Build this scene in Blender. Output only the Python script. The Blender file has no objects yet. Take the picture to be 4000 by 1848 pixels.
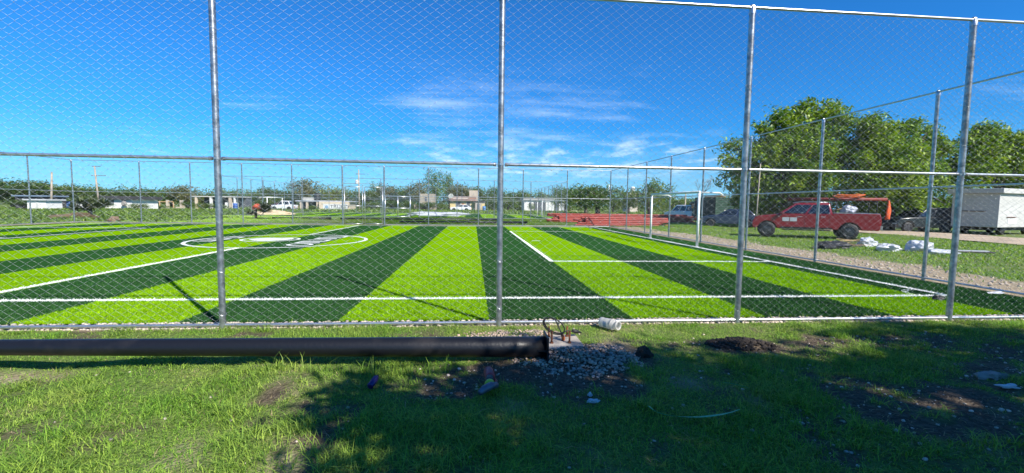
import bpy, bmesh, math, random
import numpy as np
from mathutils import Vector, Matrix, Quaternion
R = math.radians
S = bpy.context.scene
COL = S.collection
# ------------------------------------------------------------------ camera
CY, CH, FPX = -5.758, 1.6, 1729.2
PITCH, YAW, ROLL = -4.119, 5.069, 0.756
cam = bpy.data.cameras.new('camera'); camo = bpy.data.objects.new('camera', cam); COL.objects.link(camo)
cam.sensor_fit = 'HORIZONTAL'; cam.sensor_width = 36; cam.lens = 36*FPX/4000; cam.clip_start = .05; cam.clip_end = 4000
CROT = Matrix.Rotation(-R(YAW), 3, 'Z') @ Matrix.Rotation(R(90+PITCH), 3, 'X') @ Matrix.Rotation(R(ROLL), 3, 'Z')
camo.matrix_world = Matrix.Translation((0, CY, CH)) @ CROT.to_4x4()
S.camera = camo
# ------------------------------------------------------------------ sun, sky, exposure
SUNV = Vector((3.30, -4.01, 4.26)).normalized()
EL = math.asin(SUNV.z); AZ = math.atan2(SUNV.x, SUNV.y)
sl = bpy.data.lights.new('sun', 'SUN'); sl.energy = 5.0; sl.angle = R(.53); sl.color = (1, .95, .86)
so = bpy.data.objects.new('sun', sl); COL.objects.link(so); so.location = (30, -40, 50)
so.rotation_euler = SUNV.to_track_quat('Z', 'Y').to_euler()
S.view_settings.view_transform = 'Standard'; S.view_settings.look = 'None'
S.view_settings.exposure = 0.72; S.view_settings.gamma = 1; S.view_settings.use_curve_mapping = False
wd = bpy.data.worlds.new('World'); S.world = wd; wd.use_nodes = True
def world():
    nt = wd.node_tree; N = nt.nodes; K = nt.links; N.clear()
    out = N.new('ShaderNodeOutputWorld'); bg = N.new('ShaderNodeBackground'); bg.inputs[1].default_value = .070
    sky = N.new('ShaderNodeTexSky'); sky.sky_type = 'NISHITA'; sky.sun_disc = False
    sky.sun_elevation = EL; sky.sun_rotation = AZ; sky.altitude = 0; sky.air_density = 1.15; sky.dust_density = .1; sky.ozone_density = 5
    tc = N.new('ShaderNodeTexCoord'); sep = N.new('ShaderNodeSeparateXYZ'); K.new(tc.outputs['Generated'], sep.inputs[0])
    def m(op, a, b=None, c=None):
        n = N.new('ShaderNodeMath'); n.operation = op
        for i, v in enumerate((a, b, c)):
            if v is None: continue
            if isinstance(v, (int, float)): n.inputs[i].default_value = v
            else: K.new(v, n.inputs[i])
        return n.outputs[0]
    def mr(v, a, b, c=0, d=1):
        n = N.new('ShaderNodeMapRange'); n.interpolation_type = 'SMOOTHSTEP'
        K.new(v, n.inputs[0])
        for i, q in enumerate((a, b, c, d)): n.inputs[i+1].default_value = q
        return n.outputs[0]
    z = sep.outputs[2]; zz = m('ADD', m('MAXIMUM', z, 0), .10)
    cb = N.new('ShaderNodeCombineXYZ'); K.new(m('DIVIDE', sep.outputs[0], zz), cb.inputs[0]); K.new(m('DIVIDE', sep.outputs[1], zz), cb.inputs[1])
    def noise(scale, sx, sy, off, det=6, ro=.6):
        mp = N.new('ShaderNodeMapping'); mp.inputs['Scale'].default_value = (sx, sy, 1); mp.inputs['Location'].default_value = off
        K.new(cb.outputs[0], mp.inputs[0])
        n = N.new('ShaderNodeTexNoise'); n.inputs['Scale'].default_value = scale; n.inputs['Detail'].default_value = det; n.inputs['Roughness'].default_value = ro
        K.new(mp.outputs[0], n.inputs['Vector']); return n.outputs[0]
    az = m('ARCTAN2', sep.outputs[0], sep.outputs[1])
    def bump_(c, w):   # cloud bank around azimuth c, repeated every 120 degrees round the sky
        d = m('COSINE', m('MULTIPLY', m('SUBTRACT', az, c), 3)); return mr(d, math.cos(3*w), 1.0)
    bank = bump_(R(13), R(34)); wbank = bump_(R(9), R(30))
    puff = mr(m('ADD', noise(3.4, .8, .55, CLOUD_OFF, 8, .62), m('MULTIPLY', bank, .14)), .58, .92, 0, .8)
    band = m('MULTIPLY', mr(z, .045, .085), mr(z, .165, .115))
    wis = mr(m('ADD', noise(1.5, .42, 1.0, CIRR_OFF, 8, .68), m('MULTIPLY', wbank, .13)), .58, .95, 0, .5)
    wband = m('MULTIPLY', mr(z, .03, .09), mr(z, .32, .22))
    cl = m('MINIMUM', m('ADD', m('MULTIPLY', puff, band), m('MULTIPLY', wis, wband)), 1)
    hz = mr(z, .16, -.02, 0, .5)
    tint = N.new('ShaderNodeMix'); tint.data_type = 'RGBA'; tint.blend_type = 'MULTIPLY'; tint.inputs[0].default_value = 1
    K.new(sky.outputs[0], tint.inputs[6]); tint.inputs[7].default_value = SKY_TINT
    mxh = N.new('ShaderNodeMix'); mxh.data_type = 'RGBA'; K.new(hz, mxh.inputs[0]); K.new(tint.outputs[2], mxh.inputs[6]); mxh.inputs[7].default_value = (4.4, 7.6, 11.4, 1)
    mx = N.new('ShaderNodeMix'); mx.data_type = 'RGBA'; K.new(cl, mx.inputs[0]); K.new(mxh.outputs[2], mx.inputs[6]); mx.inputs[7].default_value = (9.5, 11.0, 12.4, 1)
    K.new(mx.outputs[2], bg.inputs[0]); K.new(bg.outputs[0], out.inputs[0])
CLOUD_OFF = (3.1, 1.7, 0); CIRR_OFF = (.4, 7.3, 0); SKY_TINT = (.17, .80, 1.42, 1)
world()
S.render.engine = 'CYCLES'
S.cycles.max_bounces = 6; S.cycles.transparent_max_bounces = 12

# ------------------------------------------------------------------ pixel helpers (photo pixels, 4000 x 1848)
def ray(u, v): return CROT @ Vector(((u-2000)/FPX, -(v-924)/FPX, -1))
def G(u, v, z=0.):
    d = ray(u, v); t = (z-CH)/d.z; return Vector((0, CY, CH)) + d*t
def AT(u, v, Y):
    d = ray(u, v); t = (Y-CY)/d.y; return Vector((0, CY, CH)) + d*t
def XA(u, Y): return AT(u, 800, Y).x
def ZA(u, v, Y): return AT(u, v, Y).z
# ------------------------------------------------------------------ materials
def lin(h):
    h = h.lstrip('#'); o = []
    for i in (0, 2, 4):
        c = int(h[i:i+2], 16)/255; o.append(c/12.92 if c <= .04045 else ((c+.055)/1.055)**2.4)
    return (*o, 1)
MATS = {}
def mat(name, col, rough=.6, metal=0., var=.25, scale=8., bump=0., bscale=40., col2=None, island=0., trans=0., coat=0., spec=.5, alpha=1., transm=0., detail=5, lo=.35, hi=.65, big=0.):
    if name in MATS: return MATS[name]
    m = bpy.data.materials.new(name); m.use_nodes = True; nt = m.node_tree; N = nt.nodes; K = nt.links
    b = N['Principled BSDF']; c = col if len(col) == 4 else (*col, 1)
    c2 = (*[x*(1-var) for x in c[:3]], 1) if col2 is None else (col2 if len(col2) == 4 else (*col2, 1))
    tc = N.new('ShaderNodeTexCoord'); n = N.new('ShaderNodeTexNoise'); n.inputs['Scale'].default_value = scale; n.inputs['Detail'].default_value = detail
    K.new(tc.outputs['Object'], n.inputs['Vector'])
    mr = N.new('ShaderNodeMapRange'); K.new(n.outputs[0], mr.inputs[0]); mr.inputs[1].default_value = lo; mr.inputs[2].default_value = hi
    mx = N.new('ShaderNodeMix'); mx.data_type = 'RGBA'; K.new(mr.outputs[0], mx.inputs[0]); mx.inputs[6].default_value = c; mx.inputs[7].default_value = c2
    o = mx.outputs[2]
    if big:
        nb = N.new('ShaderNodeTexNoise'); nb.inputs['Scale'].default_value = .55; nb.inputs['Detail'].default_value = 6; nb.inputs['Roughness'].default_value = .7; K.new(tc.outputs['Object'], nb.inputs['Vector'])
        mb = N.new('ShaderNodeMapRange'); K.new(nb.outputs[0], mb.inputs[0]); mb.inputs[1].default_value = .3; mb.inputs[2].default_value = .7; mb.inputs[3].default_value = 1-big; mb.inputs[4].default_value = 1+big*.5
        hb_ = N.new('ShaderNodeHueSaturation'); K.new(mb.outputs[0], hb_.inputs['Value']); K.new(o, hb_.inputs['Color']); o = hb_.outputs[0]
    if island:
        g = N.new('ShaderNodeNewGeometry'); h = N.new('ShaderNodeHueSaturation')
        m2 = N.new('ShaderNodeMapRange'); K.new(g.outputs['Random Per Island'], m2.inputs[0]); m2.inputs[3].default_value = 1-island; m2.inputs[4].default_value = 1+island
        K.new(m2.outputs[0], h.inputs['Value'])
        m3 = N.new('ShaderNodeMapRange'); K.new(g.outputs['Random Per Island'], m3.inputs[0]); m3.inputs[3].default_value = .5+.03*island; m3.inputs[4].default_value = .5-.05*island
        K.new(m3.outputs[0], h.inputs['Hue']); K.new(o, h.inputs['Color']); o = h.outputs[0]
    K.new(o, b.inputs['Base Color']); b.inputs['Roughness'].default_value = rough; b.inputs['Metallic'].default_value = metal
    b.inputs['Specular IOR Level'].default_value = spec; b.inputs['Coat Weight'].default_value = coat; b.inputs['Coat Roughness'].default_value = .06
    b.inputs['Transmission Weight'].default_value = transm; b.inputs['Alpha'].default_value = alpha
    if bump:
        n2 = N.new('ShaderNodeTexNoise'); n2.inputs['Scale'].default_value = bscale; n2.inputs['Detail'].default_value = 6
        K.new(tc.outputs['Object'], n2.inputs['Vector']); bp = N.new('ShaderNodeBump'); bp.inputs['Strength'].default_value = bump; bp.inputs['Distance'].default_value = .02
        K.new(n2.outputs[0], bp.inputs['Height']); K.new(bp.outputs[0], b.inputs['Normal'])
    if trans:
        t = N.new('ShaderNodeBsdfTranslucent'); ms = N.new('ShaderNodeMixShader'); ms.inputs[0].default_value = trans
        h2 = N.new('ShaderNodeHueSaturation'); h2.inputs['Saturation'].default_value = 1.15; h2.inputs['Value'].default_value = 1.4; K.new(o, h2.inputs['Color']); K.new(h2.outputs[0], t.inputs[0])
        K.new(b.outputs[0], ms.inputs[1]); K.new(t.outputs[0], ms.inputs[2]); K.new(ms.outputs[0], N['Material Output'].inputs[0])
    MATS[name] = m; return m
GALV = mat('galvanized_steel', (.46, .48, .50), .36, .85, .5, 14, .15, 60, detail=9)
GALVW = mat('galvanized_wire', (.40, .42, .43), .46, .75, .2, 6)
GALVB = mat('galvanized_bright', (.62, .64, .66), .33, .85, .2, 12, .05, 40)
TURFL = mat('turf_light', (.215, .425, .003), .9, 0, .38, 42, .6, 120, spec=0, big=.16)
TURFD = mat('turf_dark', (.030, .105, .026), .9, 0, .4, 42, .6, 120, spec=0, big=.2)
TURFW = mat('turf_white', (.80, .82, .76), .8, 0, .18, 60, .4, 120)
FIBL = mat('turf_fibre_light', (.225, .445, .003), .7, 0, .2, 3, island=.38, trans=.2, spec=.15)
FIBD = mat('turf_fibre_dark', (.032, .115, .029), .7, 0, .2, 3, island=.45, trans=.15, spec=.15)
FIBW = mat('turf_fibre_white', (.85, .86, .82), .7, 0, .1, 3, island=.1)
BLADE = mat('grass_blade', (.152, .315, .034), .55, 0, 0, 1.6, island=.5, trans=.3, col2=(.235, .345, .06), spec=.25)
BLADEDRY = mat('dry_blade', (.42, .34, .17), .7, 0, .3, 5, island=.3, trans=.2)
WEED = mat('weed_leaf', (.12, .235, .035), .55, 0, 0, .5, island=.5, trans=.3, col2=(.19, .27, .05))
SOIL = mat('dark_soil', (.035, .025, .018), .95, 0, .5, 20, .9, 30)
STONE = mat('limestone_chip', (.56, .47, .36), .85, 0, 0, 2.5, .4, 60, col2=(.40, .35, .30), island=.35)
STONE2 = mat('mixed_chip', (.42, .31, .21), .9, 0, 0, 5, .4, 60, col2=(.27, .23, .20), island=.45)
CONC = mat('concrete', (.42, .37, .31), .85, 0, .3, 9, .4, 60)
BLACKP = mat('black_paint', (.007, .0075, .010), .40, 0, .4, 2.2, .15, 30, spec=.4, col2=(.028, .025, .024), lo=.58, hi=.82, detail=9)
BARK = mat('bark', (.13, .10, .075), .9, 0, .5, 8, .8, 14)
BLACK = mat('black_rubber', (.012, .012, .013), .6, 0, .4, 10, .2, 40)
RUST = mat('rusty_steel', (.22, .075, .03), .8, .2, .5, 30, .4, 80)
GLASS = mat('dark_glass', (.012, .016, .022), .06, 0, .2, 2, spec=.8)
WHITEP = mat('white_paint', (.78, .78, .76), .5, 0, .12, 4, .05, 30)
def leafm(n, c, c2, tr=.28, isl=.45, sc=.5): return mat(n, c, .5, 0, 0, sc, island=isl, trans=tr, col2=c2, spec=.4)
LEAF = [leafm('leaf_dark', (.055, .115, .022), (.10, .16, .03)), leafm('leaf_mid', (.085, .165, .026), (.14, .20, .034)), leafm('leaf_yellow', (.22, .24, .028), (.13, .19, .03)),
        leafm('leaf_olive', (.18, .17, .07), (.12, .15, .05)), leafm('leaf_light', (.12, .21, .03), (.085, .16, .028))]
LEAFN = leafm('leaf_near', (.10, .22, .016), (.20, .31, .024), .22, .65, .6)
# ------------------------------------------------------------------ objects
def link(o, parent=None):
    COL.objects.link(o)
    if parent is not None: o.parent = parent
    return o
def tag(o, label=None, cat=None, group=None, kind=None):
    for k, v in (('label', label), ('category', cat), ('group', group), ('kind', kind)):
        if v: o[k] = v
    return o
def empty(name, loc, rz=0, label=None, cat=None, group=None, kind=None):
    o = bpy.data.objects.new(name, None); COL.objects.link(o); o.location = loc; o.rotation_euler = (0, 0, rz); o.empty_display_size = .2
    return tag(o, label, cat, group, kind)
def np_mesh(name, V, F, mat_, smooth=False):
    V = np.asarray(V, np.float32); F = np.asarray(F, np.int32); k = F.shape[1]
    me = bpy.data.meshes.new(name); me.vertices.add(len(V)); me.vertices.foreach_set('co', V.ravel())
    me.loops.add(F.size); me.loops.foreach_set('vertex_index', F.ravel()); me.polygons.add(len(F))
    me.polygons.foreach_set('loop_start', np.arange(0, F.size, k, dtype=np.int32))
    try: me.polygons.foreach_set('loop_total', np.full(len(F), k, np.int32))
    except Exception: pass
    if smooth: me.polygons.foreach_set('use_smooth', np.ones(len(F), bool))
    me.update(calc_edges=True); me.validate(); me.materials.append(mat_); return me
def nobj(name, V, F, mat_, parent=None, smooth=False, loc=(0, 0, 0)):
    o = bpy.data.objects.new(name, np_mesh(name, V, F, mat_, smooth)); o.location = loc; return link(o, parent)
def copy_tree(o, parent=None):
    c = o.copy(); COL.objects.link(c); c.parent = parent
    for ch in list(o.children): copy_tree(ch, c)
    return c
class MB:
    def __init__(s): s.v = []; s.f = []
    def add(s, vs, fs):
        n = len(s.v); s.v += [tuple(p) for p in vs]; s.f += [tuple(i+n for i in f) for f in fs]; return s
    def box(s, a, b, M=None):
        vs = [Vector((x, y, z)) for z in (a[2], b[2]) for x, y in ((a[0], a[1]), (b[0], a[1]), (b[0], b[1]), (a[0], b[1]))]
        if M is not None: vs = [M @ p for p in vs]
        return s.add(vs, [(3, 2, 1, 0), (4, 5, 6, 7), (0, 1, 5, 4), (1, 2, 6, 5), (2, 3, 7, 6), (3, 0, 4, 7)])
    def tube(s, pts, rad, n=8, cap=True, closed=False):
        pts = [Vector(p) for p in pts]; L = len(pts)
        if not isinstance(rad, (list, tuple)): rad = [rad]*L
        rings = []; pn = None
        for i, p in enumerate(pts):
            a = pts[(i-1) % L] if (closed or i > 0) else p; b = pts[(i+1) % L] if (closed or i < L-1) else p
            d = (b-a).normalized()
            if pn is None: pn = d.orthogonal().normalized()
            pn = (pn - d*pn.dot(d)).normalized(); q = d.cross(pn)
            rings.append([p + (pn*math.cos(2*math.pi*k/n) + q*math.sin(2*math.pi*k/n))*rad[i] for k in range(n)])
        vs = [p for r in rings for p in r]; fs = []
        for i in range(L if closed else L-1):
            j = (i+1) % L
            for k in range(n): fs.append((i*n+k, i*n+(k+1) % n, j*n+(k+1) % n, j*n+k))
        if cap and not closed: fs += [tuple(reversed(range(n))), tuple((L-1)*n+k for k in range(n))]
        return s.add(vs, fs)
    def lathe(s, prof, n=16, M=None):   # prof: (r, z)
        vs = []; fs = []
        for r, z in prof:
            for k in range(n):
                a = 2*math.pi*k/n; p = Vector((r*math.cos(a), r*math.sin(a), z)); vs.append(M @ p if M is not None else p)
        for i in range(len(prof)-1):
            for k in range(n): fs.append((i*n+k, i*n+(k+1) % n, (i+1)*n+(k+1) % n, (i+1)*n+k))
        return s.add(vs, fs)
    def prism(s, poly, y0, y1, M=None):  # poly in xz, extruded in y
        n = len(poly); vs = [Vector((x, y0, z)) for x, z in poly] + [Vector((x, y1, z)) for x, z in poly]
        if M is not None: vs = [M @ p for p in vs]
        return s.add(vs, [tuple(range(n)), tuple(reversed(range(n, 2*n)))] + [(i, i+n, (i+1) % n+n, (i+1) % n) for i in range(n)])
    def quad(s, a, b, c, d): return s.add([a, b, c, d], [(0, 1, 2, 3)])
    def build(s, name, m, parent=None, smooth=False, bevel=0., loc=None, rz=0.):
        me = bpy.data.meshes.new(name); me.from_pydata(s.v, [], s.f)
        bm = bmesh.new(); bm.from_mesh(me); bmesh.ops.recalc_face_normals(bm, faces=bm.faces); bm.to_mesh(me); bm.free()
        me.materials.append(m); o = bpy.data.objects.new(name, me); link(o, parent)
        if smooth: me.polygons.foreach_set('use_smooth', [True]*len(me.polygons))
        if bevel:
            b = o.modifiers.new('bevel', 'BEVEL'); b.width = bevel; b.segments = 2; b.limit_method = 'ANGLE'; b.angle_limit = R(35)
        if loc is not None: o.location = loc
        o.rotation_euler[2] = rz
        return o
def smooth_angle(o, a=40):
    me = o.data; me.polygons.foreach_set('use_smooth', [True]*len(me.polygons))
    try: me.set_sharp_from_angle(angle=R(a))
    except Exception: pass
    return o
_rs = {}
def vnoise(x, y, scale, seed=0):
    if seed not in _rs: _rs[seed] = np.random.RandomState(seed+100).rand(256, 256)
    g = _rs[seed]; x = np.asarray(x)/scale+50.3; y = np.asarray(y)/scale+37.7
    xi = np.floor(x).astype(int); yi = np.floor(y).astype(int); fx = x-xi; fy = y-yi; fx = fx*fx*(3-2*fx); fy = fy*fy*(3-2*fy)
    a = g[xi % 256, yi % 256]; b = g[(xi+1) % 256, yi % 256]; c = g[xi % 256, (yi+1) % 256]; d = g[(xi+1) % 256, (yi+1) % 256]
    return (a*(1-fx)+b*fx)*(1-fy)+(c*(1-fx)+d*fx)*fy
def sstep(x, a, b):
    t = np.clip((x-a)/(b-a), 0, 1); return t*t*(3-2*t)
rng = np.random.RandomState(5); random.seed(5)

# ------------------------------------------------------------------ field constants
X0, X1, T1, T2, XG, XL, XH = -26.7, 10.12, .28, 26.85, 8.86, -25.0, -7.935
TY1, TY2 = 1.674, 25.95
SB = .231; SWD = 2.02
RX, FY, LX = 10.34, 27.085, -27.2
FH = 4.24; MIDZ = 2.115
# ------------------------------------------------------------------ ground
def gz(x, y):
    x = np.asarray(x, float); y = np.asarray(y, float)
    fg = sstep(y, .15, -.15)
    h = fg*((vnoise(x, y, .9, 1)-.5)*.07 + (vnoise(x, y, .28, 2)-.5)*.028)*sstep(-y, -.1, .5)
    # soil mound by the fence post and hump under the lying pole
    h = h + .10*np.exp(-(((x-3.1)/.36)**2+((y+1.0)/.2)**2)) + .07*np.exp(-(((x+1.7)/.5)**2+((y+1.75)/.35)**2))
    inside = ((x > X0-.1) & (x < X1+.1) & (y > T1-.02) & (y < T2+.1))
    h = np.where(inside, -.035, h)
    out = (y > 30) | (x > 10.6) | (x < -27.6)
    h = h + np.where(out, (vnoise(x, y, 3.5, 3)-.5)*.12*np.clip(np.maximum(np.maximum(y-30, x-10.6), -27.6-x)/4, 0, 1), 0)
    return h
def barefield(x, y):     # 0 grass .. 1 bare dark soil, foreground
    rt = sstep(x, 1.6, 2.6)
    n = (vnoise(x, y, .45, 11)*.6+vnoise(x, y, .16, 12)*.4)*(1-rt)+(vnoise(x, y, .5, 11)*.3+vnoise(x, y, .2, 12)*.35+vnoise(x, y, .07, 15)*.35)*rt
    m = .03+.05*sstep(x, -1.2, .2)
    m = m + .36*np.exp(-(((x-.1)/.85)**2+((y+1.72)/.34)**2))
    m = m + .9*np.exp(-(((x-3.1)/.42)**2+((y+1.02)/.24)**2)) + .9*np.exp(-(((x-1.14)/.6)**2+((y+1.3)/.45)**2))
    m = m + .17*sstep(x, 2.4, 4.2)*sstep(-y, .5, .9) + .08*sstep(x, 1.2, 2.2)*sstep(-y, 1.4, 1.9)
    m = m + .2*np.exp(-(((x-3.1)/.5)**2+((y+2.75)/.4)**2)) + .3*np.exp(-(((x-1.25)/.3)**2+((y+2.15)/.3)**2))
    return sstep(m+n-.5, .12, .42)
def palefield(x, y):     # pale limestone dirt
    n = vnoise(x, y, 1.1, 13)*.6+vnoise(x, y, .35, 14)*.4
    a = sstep(x, 10.1, 10.5)*sstep(x, 13.9, 11.2)*sstep(y, -1, 2)*sstep(y, 34, 20)
    b = sstep(-y, -.32, -.1)*sstep(-y, .10, -.03)*.75           # strip along the near fence
    c = .5*np.exp(-(((x+4.1)/1.0)**2+((y+1.45)/.3)**2)) + .35*np.exp(-(((x+1.6)/.6)**2+((y+1.9)/.2)**2))
    d = .22*sstep(x, 2.6, 4.)*sstep(-y, .6, .8)*sstep(-y, 1.9, 1.3)
    e = .8*sstep(y, 26.7, 26.95)*sstep(y, 28.4, 27.3)*sstep(-x, -10.5, -10) + .8*sstep(x, -26.6, -26.9)*sstep(x, -28.6, -27.6)*sstep(y, 0, 3)*sstep(y, 30, 27)
    return np.clip(sstep(a*1.15+n-.62, .02, .45) + sstep(b+c+d+e+n-.72, .12, .5), 0, 1)
xs = np.concatenate([np.array([-1800, -900, -500, -300, -200, -140, -100, -80]), np.arange(-64, -9, 1.6), np.arange(-9, 9, .1), np.arange(9, 34, .35), np.arange(34, 70, 2), np.array([80, 100, 140, 200, 300, 500, 900, 1800])])
ys = np.concatenate([np.array([-600, -200, -80, -40, -25, -16, -11]), np.arange(-8, -4.6, .4), np.arange(-4.6, .6, .1), np.arange(.6, 30, .4), np.arange(30, 100, 2), np.array([110, 130, 170, 240, 400, 800, 2200])])
gx, gy = np.meshgrid(xs, ys, indexing='ij'); nx, ny = len(xs), len(ys)
GV = np.stack([gx, gy, gz(gx, gy)], -1).reshape(-1, 3); ii = (np.arange(nx-1)[:, None]*ny+np.arange(ny-1)[None]).ravel()
GF = np.stack([ii, ii+ny, ii+ny+1, ii+1], -1)
def ground_mat():
    m = bpy.data.materials.new('ground_mat'); m.use_nodes = True; nt = m.node_tree; N = nt.nodes; K = nt.links; b = N['Principled BSDF']
    tc = N.new('ShaderNodeTexCoord')
    def nz(sc, d=6):
        n = N.new('ShaderNodeTexNoise'); n.inputs['Scale'].default_value = sc; n.inputs['Detail'].default_value = d; K.new(tc.outputs['Object'], n.inputs['Vector']); return n.outputs[0]
    def ramp(v, lo, hi):
        r = N.new('ShaderNodeMapRange'); K.new(v, r.inputs[0]); r.inputs[1].default_value = lo; r.inputs[2].default_value = hi; return r.outputs[0]
    def mix(f, a, c):
        x = N.new('ShaderNodeMix'); x.data_type = 'RGBA'; K.new(f, x.inputs[0])
        for i, q in ((6, a), (7, c)):
            if isinstance(q, tuple): x.inputs[i].default_value = (*q, 1)
            else: K.new(q, x.inputs[i])
        return x.outputs[2]
    g = mix(ramp(nz(.35), .35, .65), (.12, .19, .04), (.17, .22, .06))
    g = mix(ramp(nz(26, 3), .45, .75), g, (.05, .085, .02))
    g = mix(ramp(nz(1.6), .58, .74), g, (.30, .26, .14))
    a1 = N.new('ShaderNodeAttribute'); a1.attribute_name = 'soil'; a2 = N.new('ShaderNodeAttribute'); a2.attribute_name = 'pale'
    soil = mix(ramp(nz(30), .4, .62), (.065, .048, .033), (.13, .10, .07))
    soil = mix(ramp(nz(75, 2), .66, .74), soil, (.30, .26, .21))
    pale = mix(ramp(nz(7), .35, .65), (.29, .225, .14), (.44, .36, .25)); pale = mix(ramp(nz(55, 3), .52, .7), pale, (.18, .14, .10))
    c = mix(a1.outputs['Fac'], g, soil); c = mix(a2.outputs['Fac'], c, pale)
    K.new(c, b.inputs['Base Color']); b.inputs['Roughness'].default_value = .95; b.inputs['Specular IOR Level'].default_value = .1
    bp = N.new('ShaderNodeBump'); bp.inputs['Strength'].default_value = .8; bp.inputs['Distance'].default_value = .04
    n2 = N.new('ShaderNodeTexNoise'); n2.inputs['Scale'].default_value = 38; n2.inputs['Detail'].default_value = 4; K.new(tc.outputs['Object'], n2.inputs['Vector'])
    K.new(n2.outputs[0], bp.inputs['Height']); K.new(bp.outputs[0], b.inputs['Normal']); return m
gnd = nobj('ground', GV, GF, ground_mat(), smooth=True); tag(gnd, 'grass and earth ground stretching past the fenced pitches to the houses', 'ground', kind='structure')
fgm = (gy < .4) & (abs(gx) < 14)
for nm, arr in (('soil', np.where(fgm, barefield(gx, gy), 0)), ('pale', np.where((gy > -8) & (gy < 45), palefield(gx, gy), 0))):
    at = gnd.data.attributes.new(nm, 'FLOAT', 'POINT'); at.data.foreach_set('value', arr.reshape(-1).astype(np.float32))

# ------------------------------------------------------------------ artificial turf
def sheet(name, pts, z, m, parent):
    o = MB().add([(x, y, z) for x, y in pts], [tuple(range(len(pts)))]).build(name, m, parent); return o
def rect(name, x0, y0, x1, y1, z, m, parent): return sheet(name, [(x0, y0), (x1, y0), (x1, y1), (x0, y1)], z, m, parent)
def ring(name, cx, cy, r0, r1, z, m, parent, a0=0, a1=360, n=64, sx=1):
    vs = []; fs = []
    for k in range(n+1):
        a = R(a0+(a1-a0)*k/n)
        for r in (r0, r1): vs.append((cx+sx*r*math.cos(a), cy+r*math.sin(a), z))
    for k in range(n): fs.append((2*k, 2*k+1, 2*k+3, 2*k+2))
    return MB().add(vs, fs).build(name, m, parent)
turf = empty('artificial_turf', (0, 0, 0)); tag(turf, 'artificial turf pitch in alternating light and dark green stripes with white lines', 'turf', kind='structure')
bounds = [X0]; k = math.ceil((X0-SB)/SWD)
while SB+k*SWD < X1-.3: bounds.append(SB+k*SWD); k += 1
bounds.append(X1)
def is_light(x):  # stripe left of boundary A (k=-1) is light
    return int(math.floor((x-SB)/SWD)) % 2 == 1
for a, b in zip(bounds[:-1], bounds[1:]):
    rect('turf_stripe', a, T1, b, T2, .004 + (0.0 if is_light((a+b)/2) else .0), TURFL if is_light((a+b)/2) else TURFD, turf)
LW = .06
def hline(x0, x1, y, w=LW): return rect('white_line', x0, y-w, x1, y+w, .010, TURFW, turf)
def vline(x, y0, y1, w=LW): return rect('white_line', x-w, y0, x+w, y1, .011, TURFW, turf)
lines_r = []   # (x0,y0,x1,y1) rectangles used for the fibres too
for (x0, x1, y) in ((XL, XG, TY1), (XL, XG, TY2)): hline(x0, x1, y); lines_r.append((x0, y-LW, x1, y+LW))
for (x, y0, y1) in ((XG, TY1, TY2), (XL, TY1, TY2), (2.23, 6.55, 20.7), (-18.38, 6.55, 20.95)): vline(x, y0, y1); lines_r.append((x-LW, y0, x+LW, y1))
for (x0, x1, y) in ((2.23, XG, 6.58), (2.23, XG, 20.7), (XL, -18.38, 6.58), (XL, -18.38, 20.93)): hline(x0, x1, y); lines_r.append((x0, y-LW, x1, y+LW))
CCX, CCY, CR = -7.85, 13.25, 3.3
vline(XH, TY1, CCY-CR); vline(XH, CCY+CR, TY2); lines_r += [(XH-LW, TY1, XH+LW, CCY-CR)]
hline(2.62, 3.0, 13.75, .07); hline(-19.2, -18.8, 13.75, .07)
ring('centre_circle', CCX, CCY, CR-.07, CR+.07, .012, TURFW, turf)
for cx, cy, a0 in ((XG, TY1, 90), (XG, TY2, 180), (XL, TY1, 0), (XL, TY2, 270)): ring('corner_arc', cx, cy, .56, .66, .013, TURFW, turf, a0, a0+90, 12)
# emblem on the centre spot: a ring, a white shield and two columns of letters laid along the pitch
lg = (-8.45, 13.6)
ring('emblem_ring', *lg, 1.02, 1.14, .012, TURFW, turf, n=40)
sheet('emblem_shield', [(lg[0]+x, lg[1]+y) for x, y in ((-.75, .45), (-.3, .75), (.1, .6), (.55, .8), (.85, .3), (.7, -.35), (.2, -.8), (-.35, -.7), (-.8, -.2))], .012, TURFW, turf)
for q, (ly, cx) in enumerate(((11.3, -6.42), (12.32, -6.42), (13.2, -6.42), (14.3, -6.36), (15.3, -6.3))):
    if q == 0: ring('letter', cx, ly, .33, .47, .012, TURFW, turf, n=24)
    else:
        w = .48; rect('letter', cx-w, ly-.38, cx+w, ly-.24, .012, TURFW, turf); rect('letter', cx-w, ly+.22, cx+w, ly+.36, .012, TURFW, turf)
        rect('letter', (cx-w if q % 2 else cx+w-.14), ly-.24, (cx-w+.14 if q % 2 else cx+w), ly+.22, .012, TURFW, turf)
        if q in (1, 3): rect('letter', cx-w+.14, ly-.06, cx+w*.8, ly+.08, .012, TURFW, turf)
for q, (ly, cx) in enumerate(((12.75, -10.55), (13.6, -10.5), (14.5, -10.4))):
    w = .36; rect('letter', cx-w, ly-.3, cx+w, ly-.17, .012, TURFW, turf); rect('letter', cx-w, ly+.17, cx+w, ly+.3, .012, TURFW, turf); rect('letter', cx+w-.13, ly-.17, cx+w, ly+.17, .012, TURFW, turf)
def fibres(name, x, y, h, w, m, lean=.5):
    n = len(x); a = rng.rand(n)*6.283; l = (rng.rand(n)-.3)*lean*h; la = rng.rand(n)*6.283; hh = h*(.6+.6*rng.rand(n))
    V = np.zeros((n, 3, 3)); V[:, 0] = np.stack([x-np.cos(a)*w, y-np.sin(a)*w, np.full(n, .002)], -1); V[:, 1] = np.stack([x+np.cos(a)*w, y+np.sin(a)*w, np.full(n, .002)], -1)
    V[:, 2] = np.stack([x+np.cos(la)*l*2, y+np.sin(la)*l*2, hh], -1)
    o = nobj(name, V.reshape(-1, 3), np.arange(n*3).reshape(-1, 3), m, turf); tag(o, kind='stuff'); return o
NF = 430000
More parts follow.
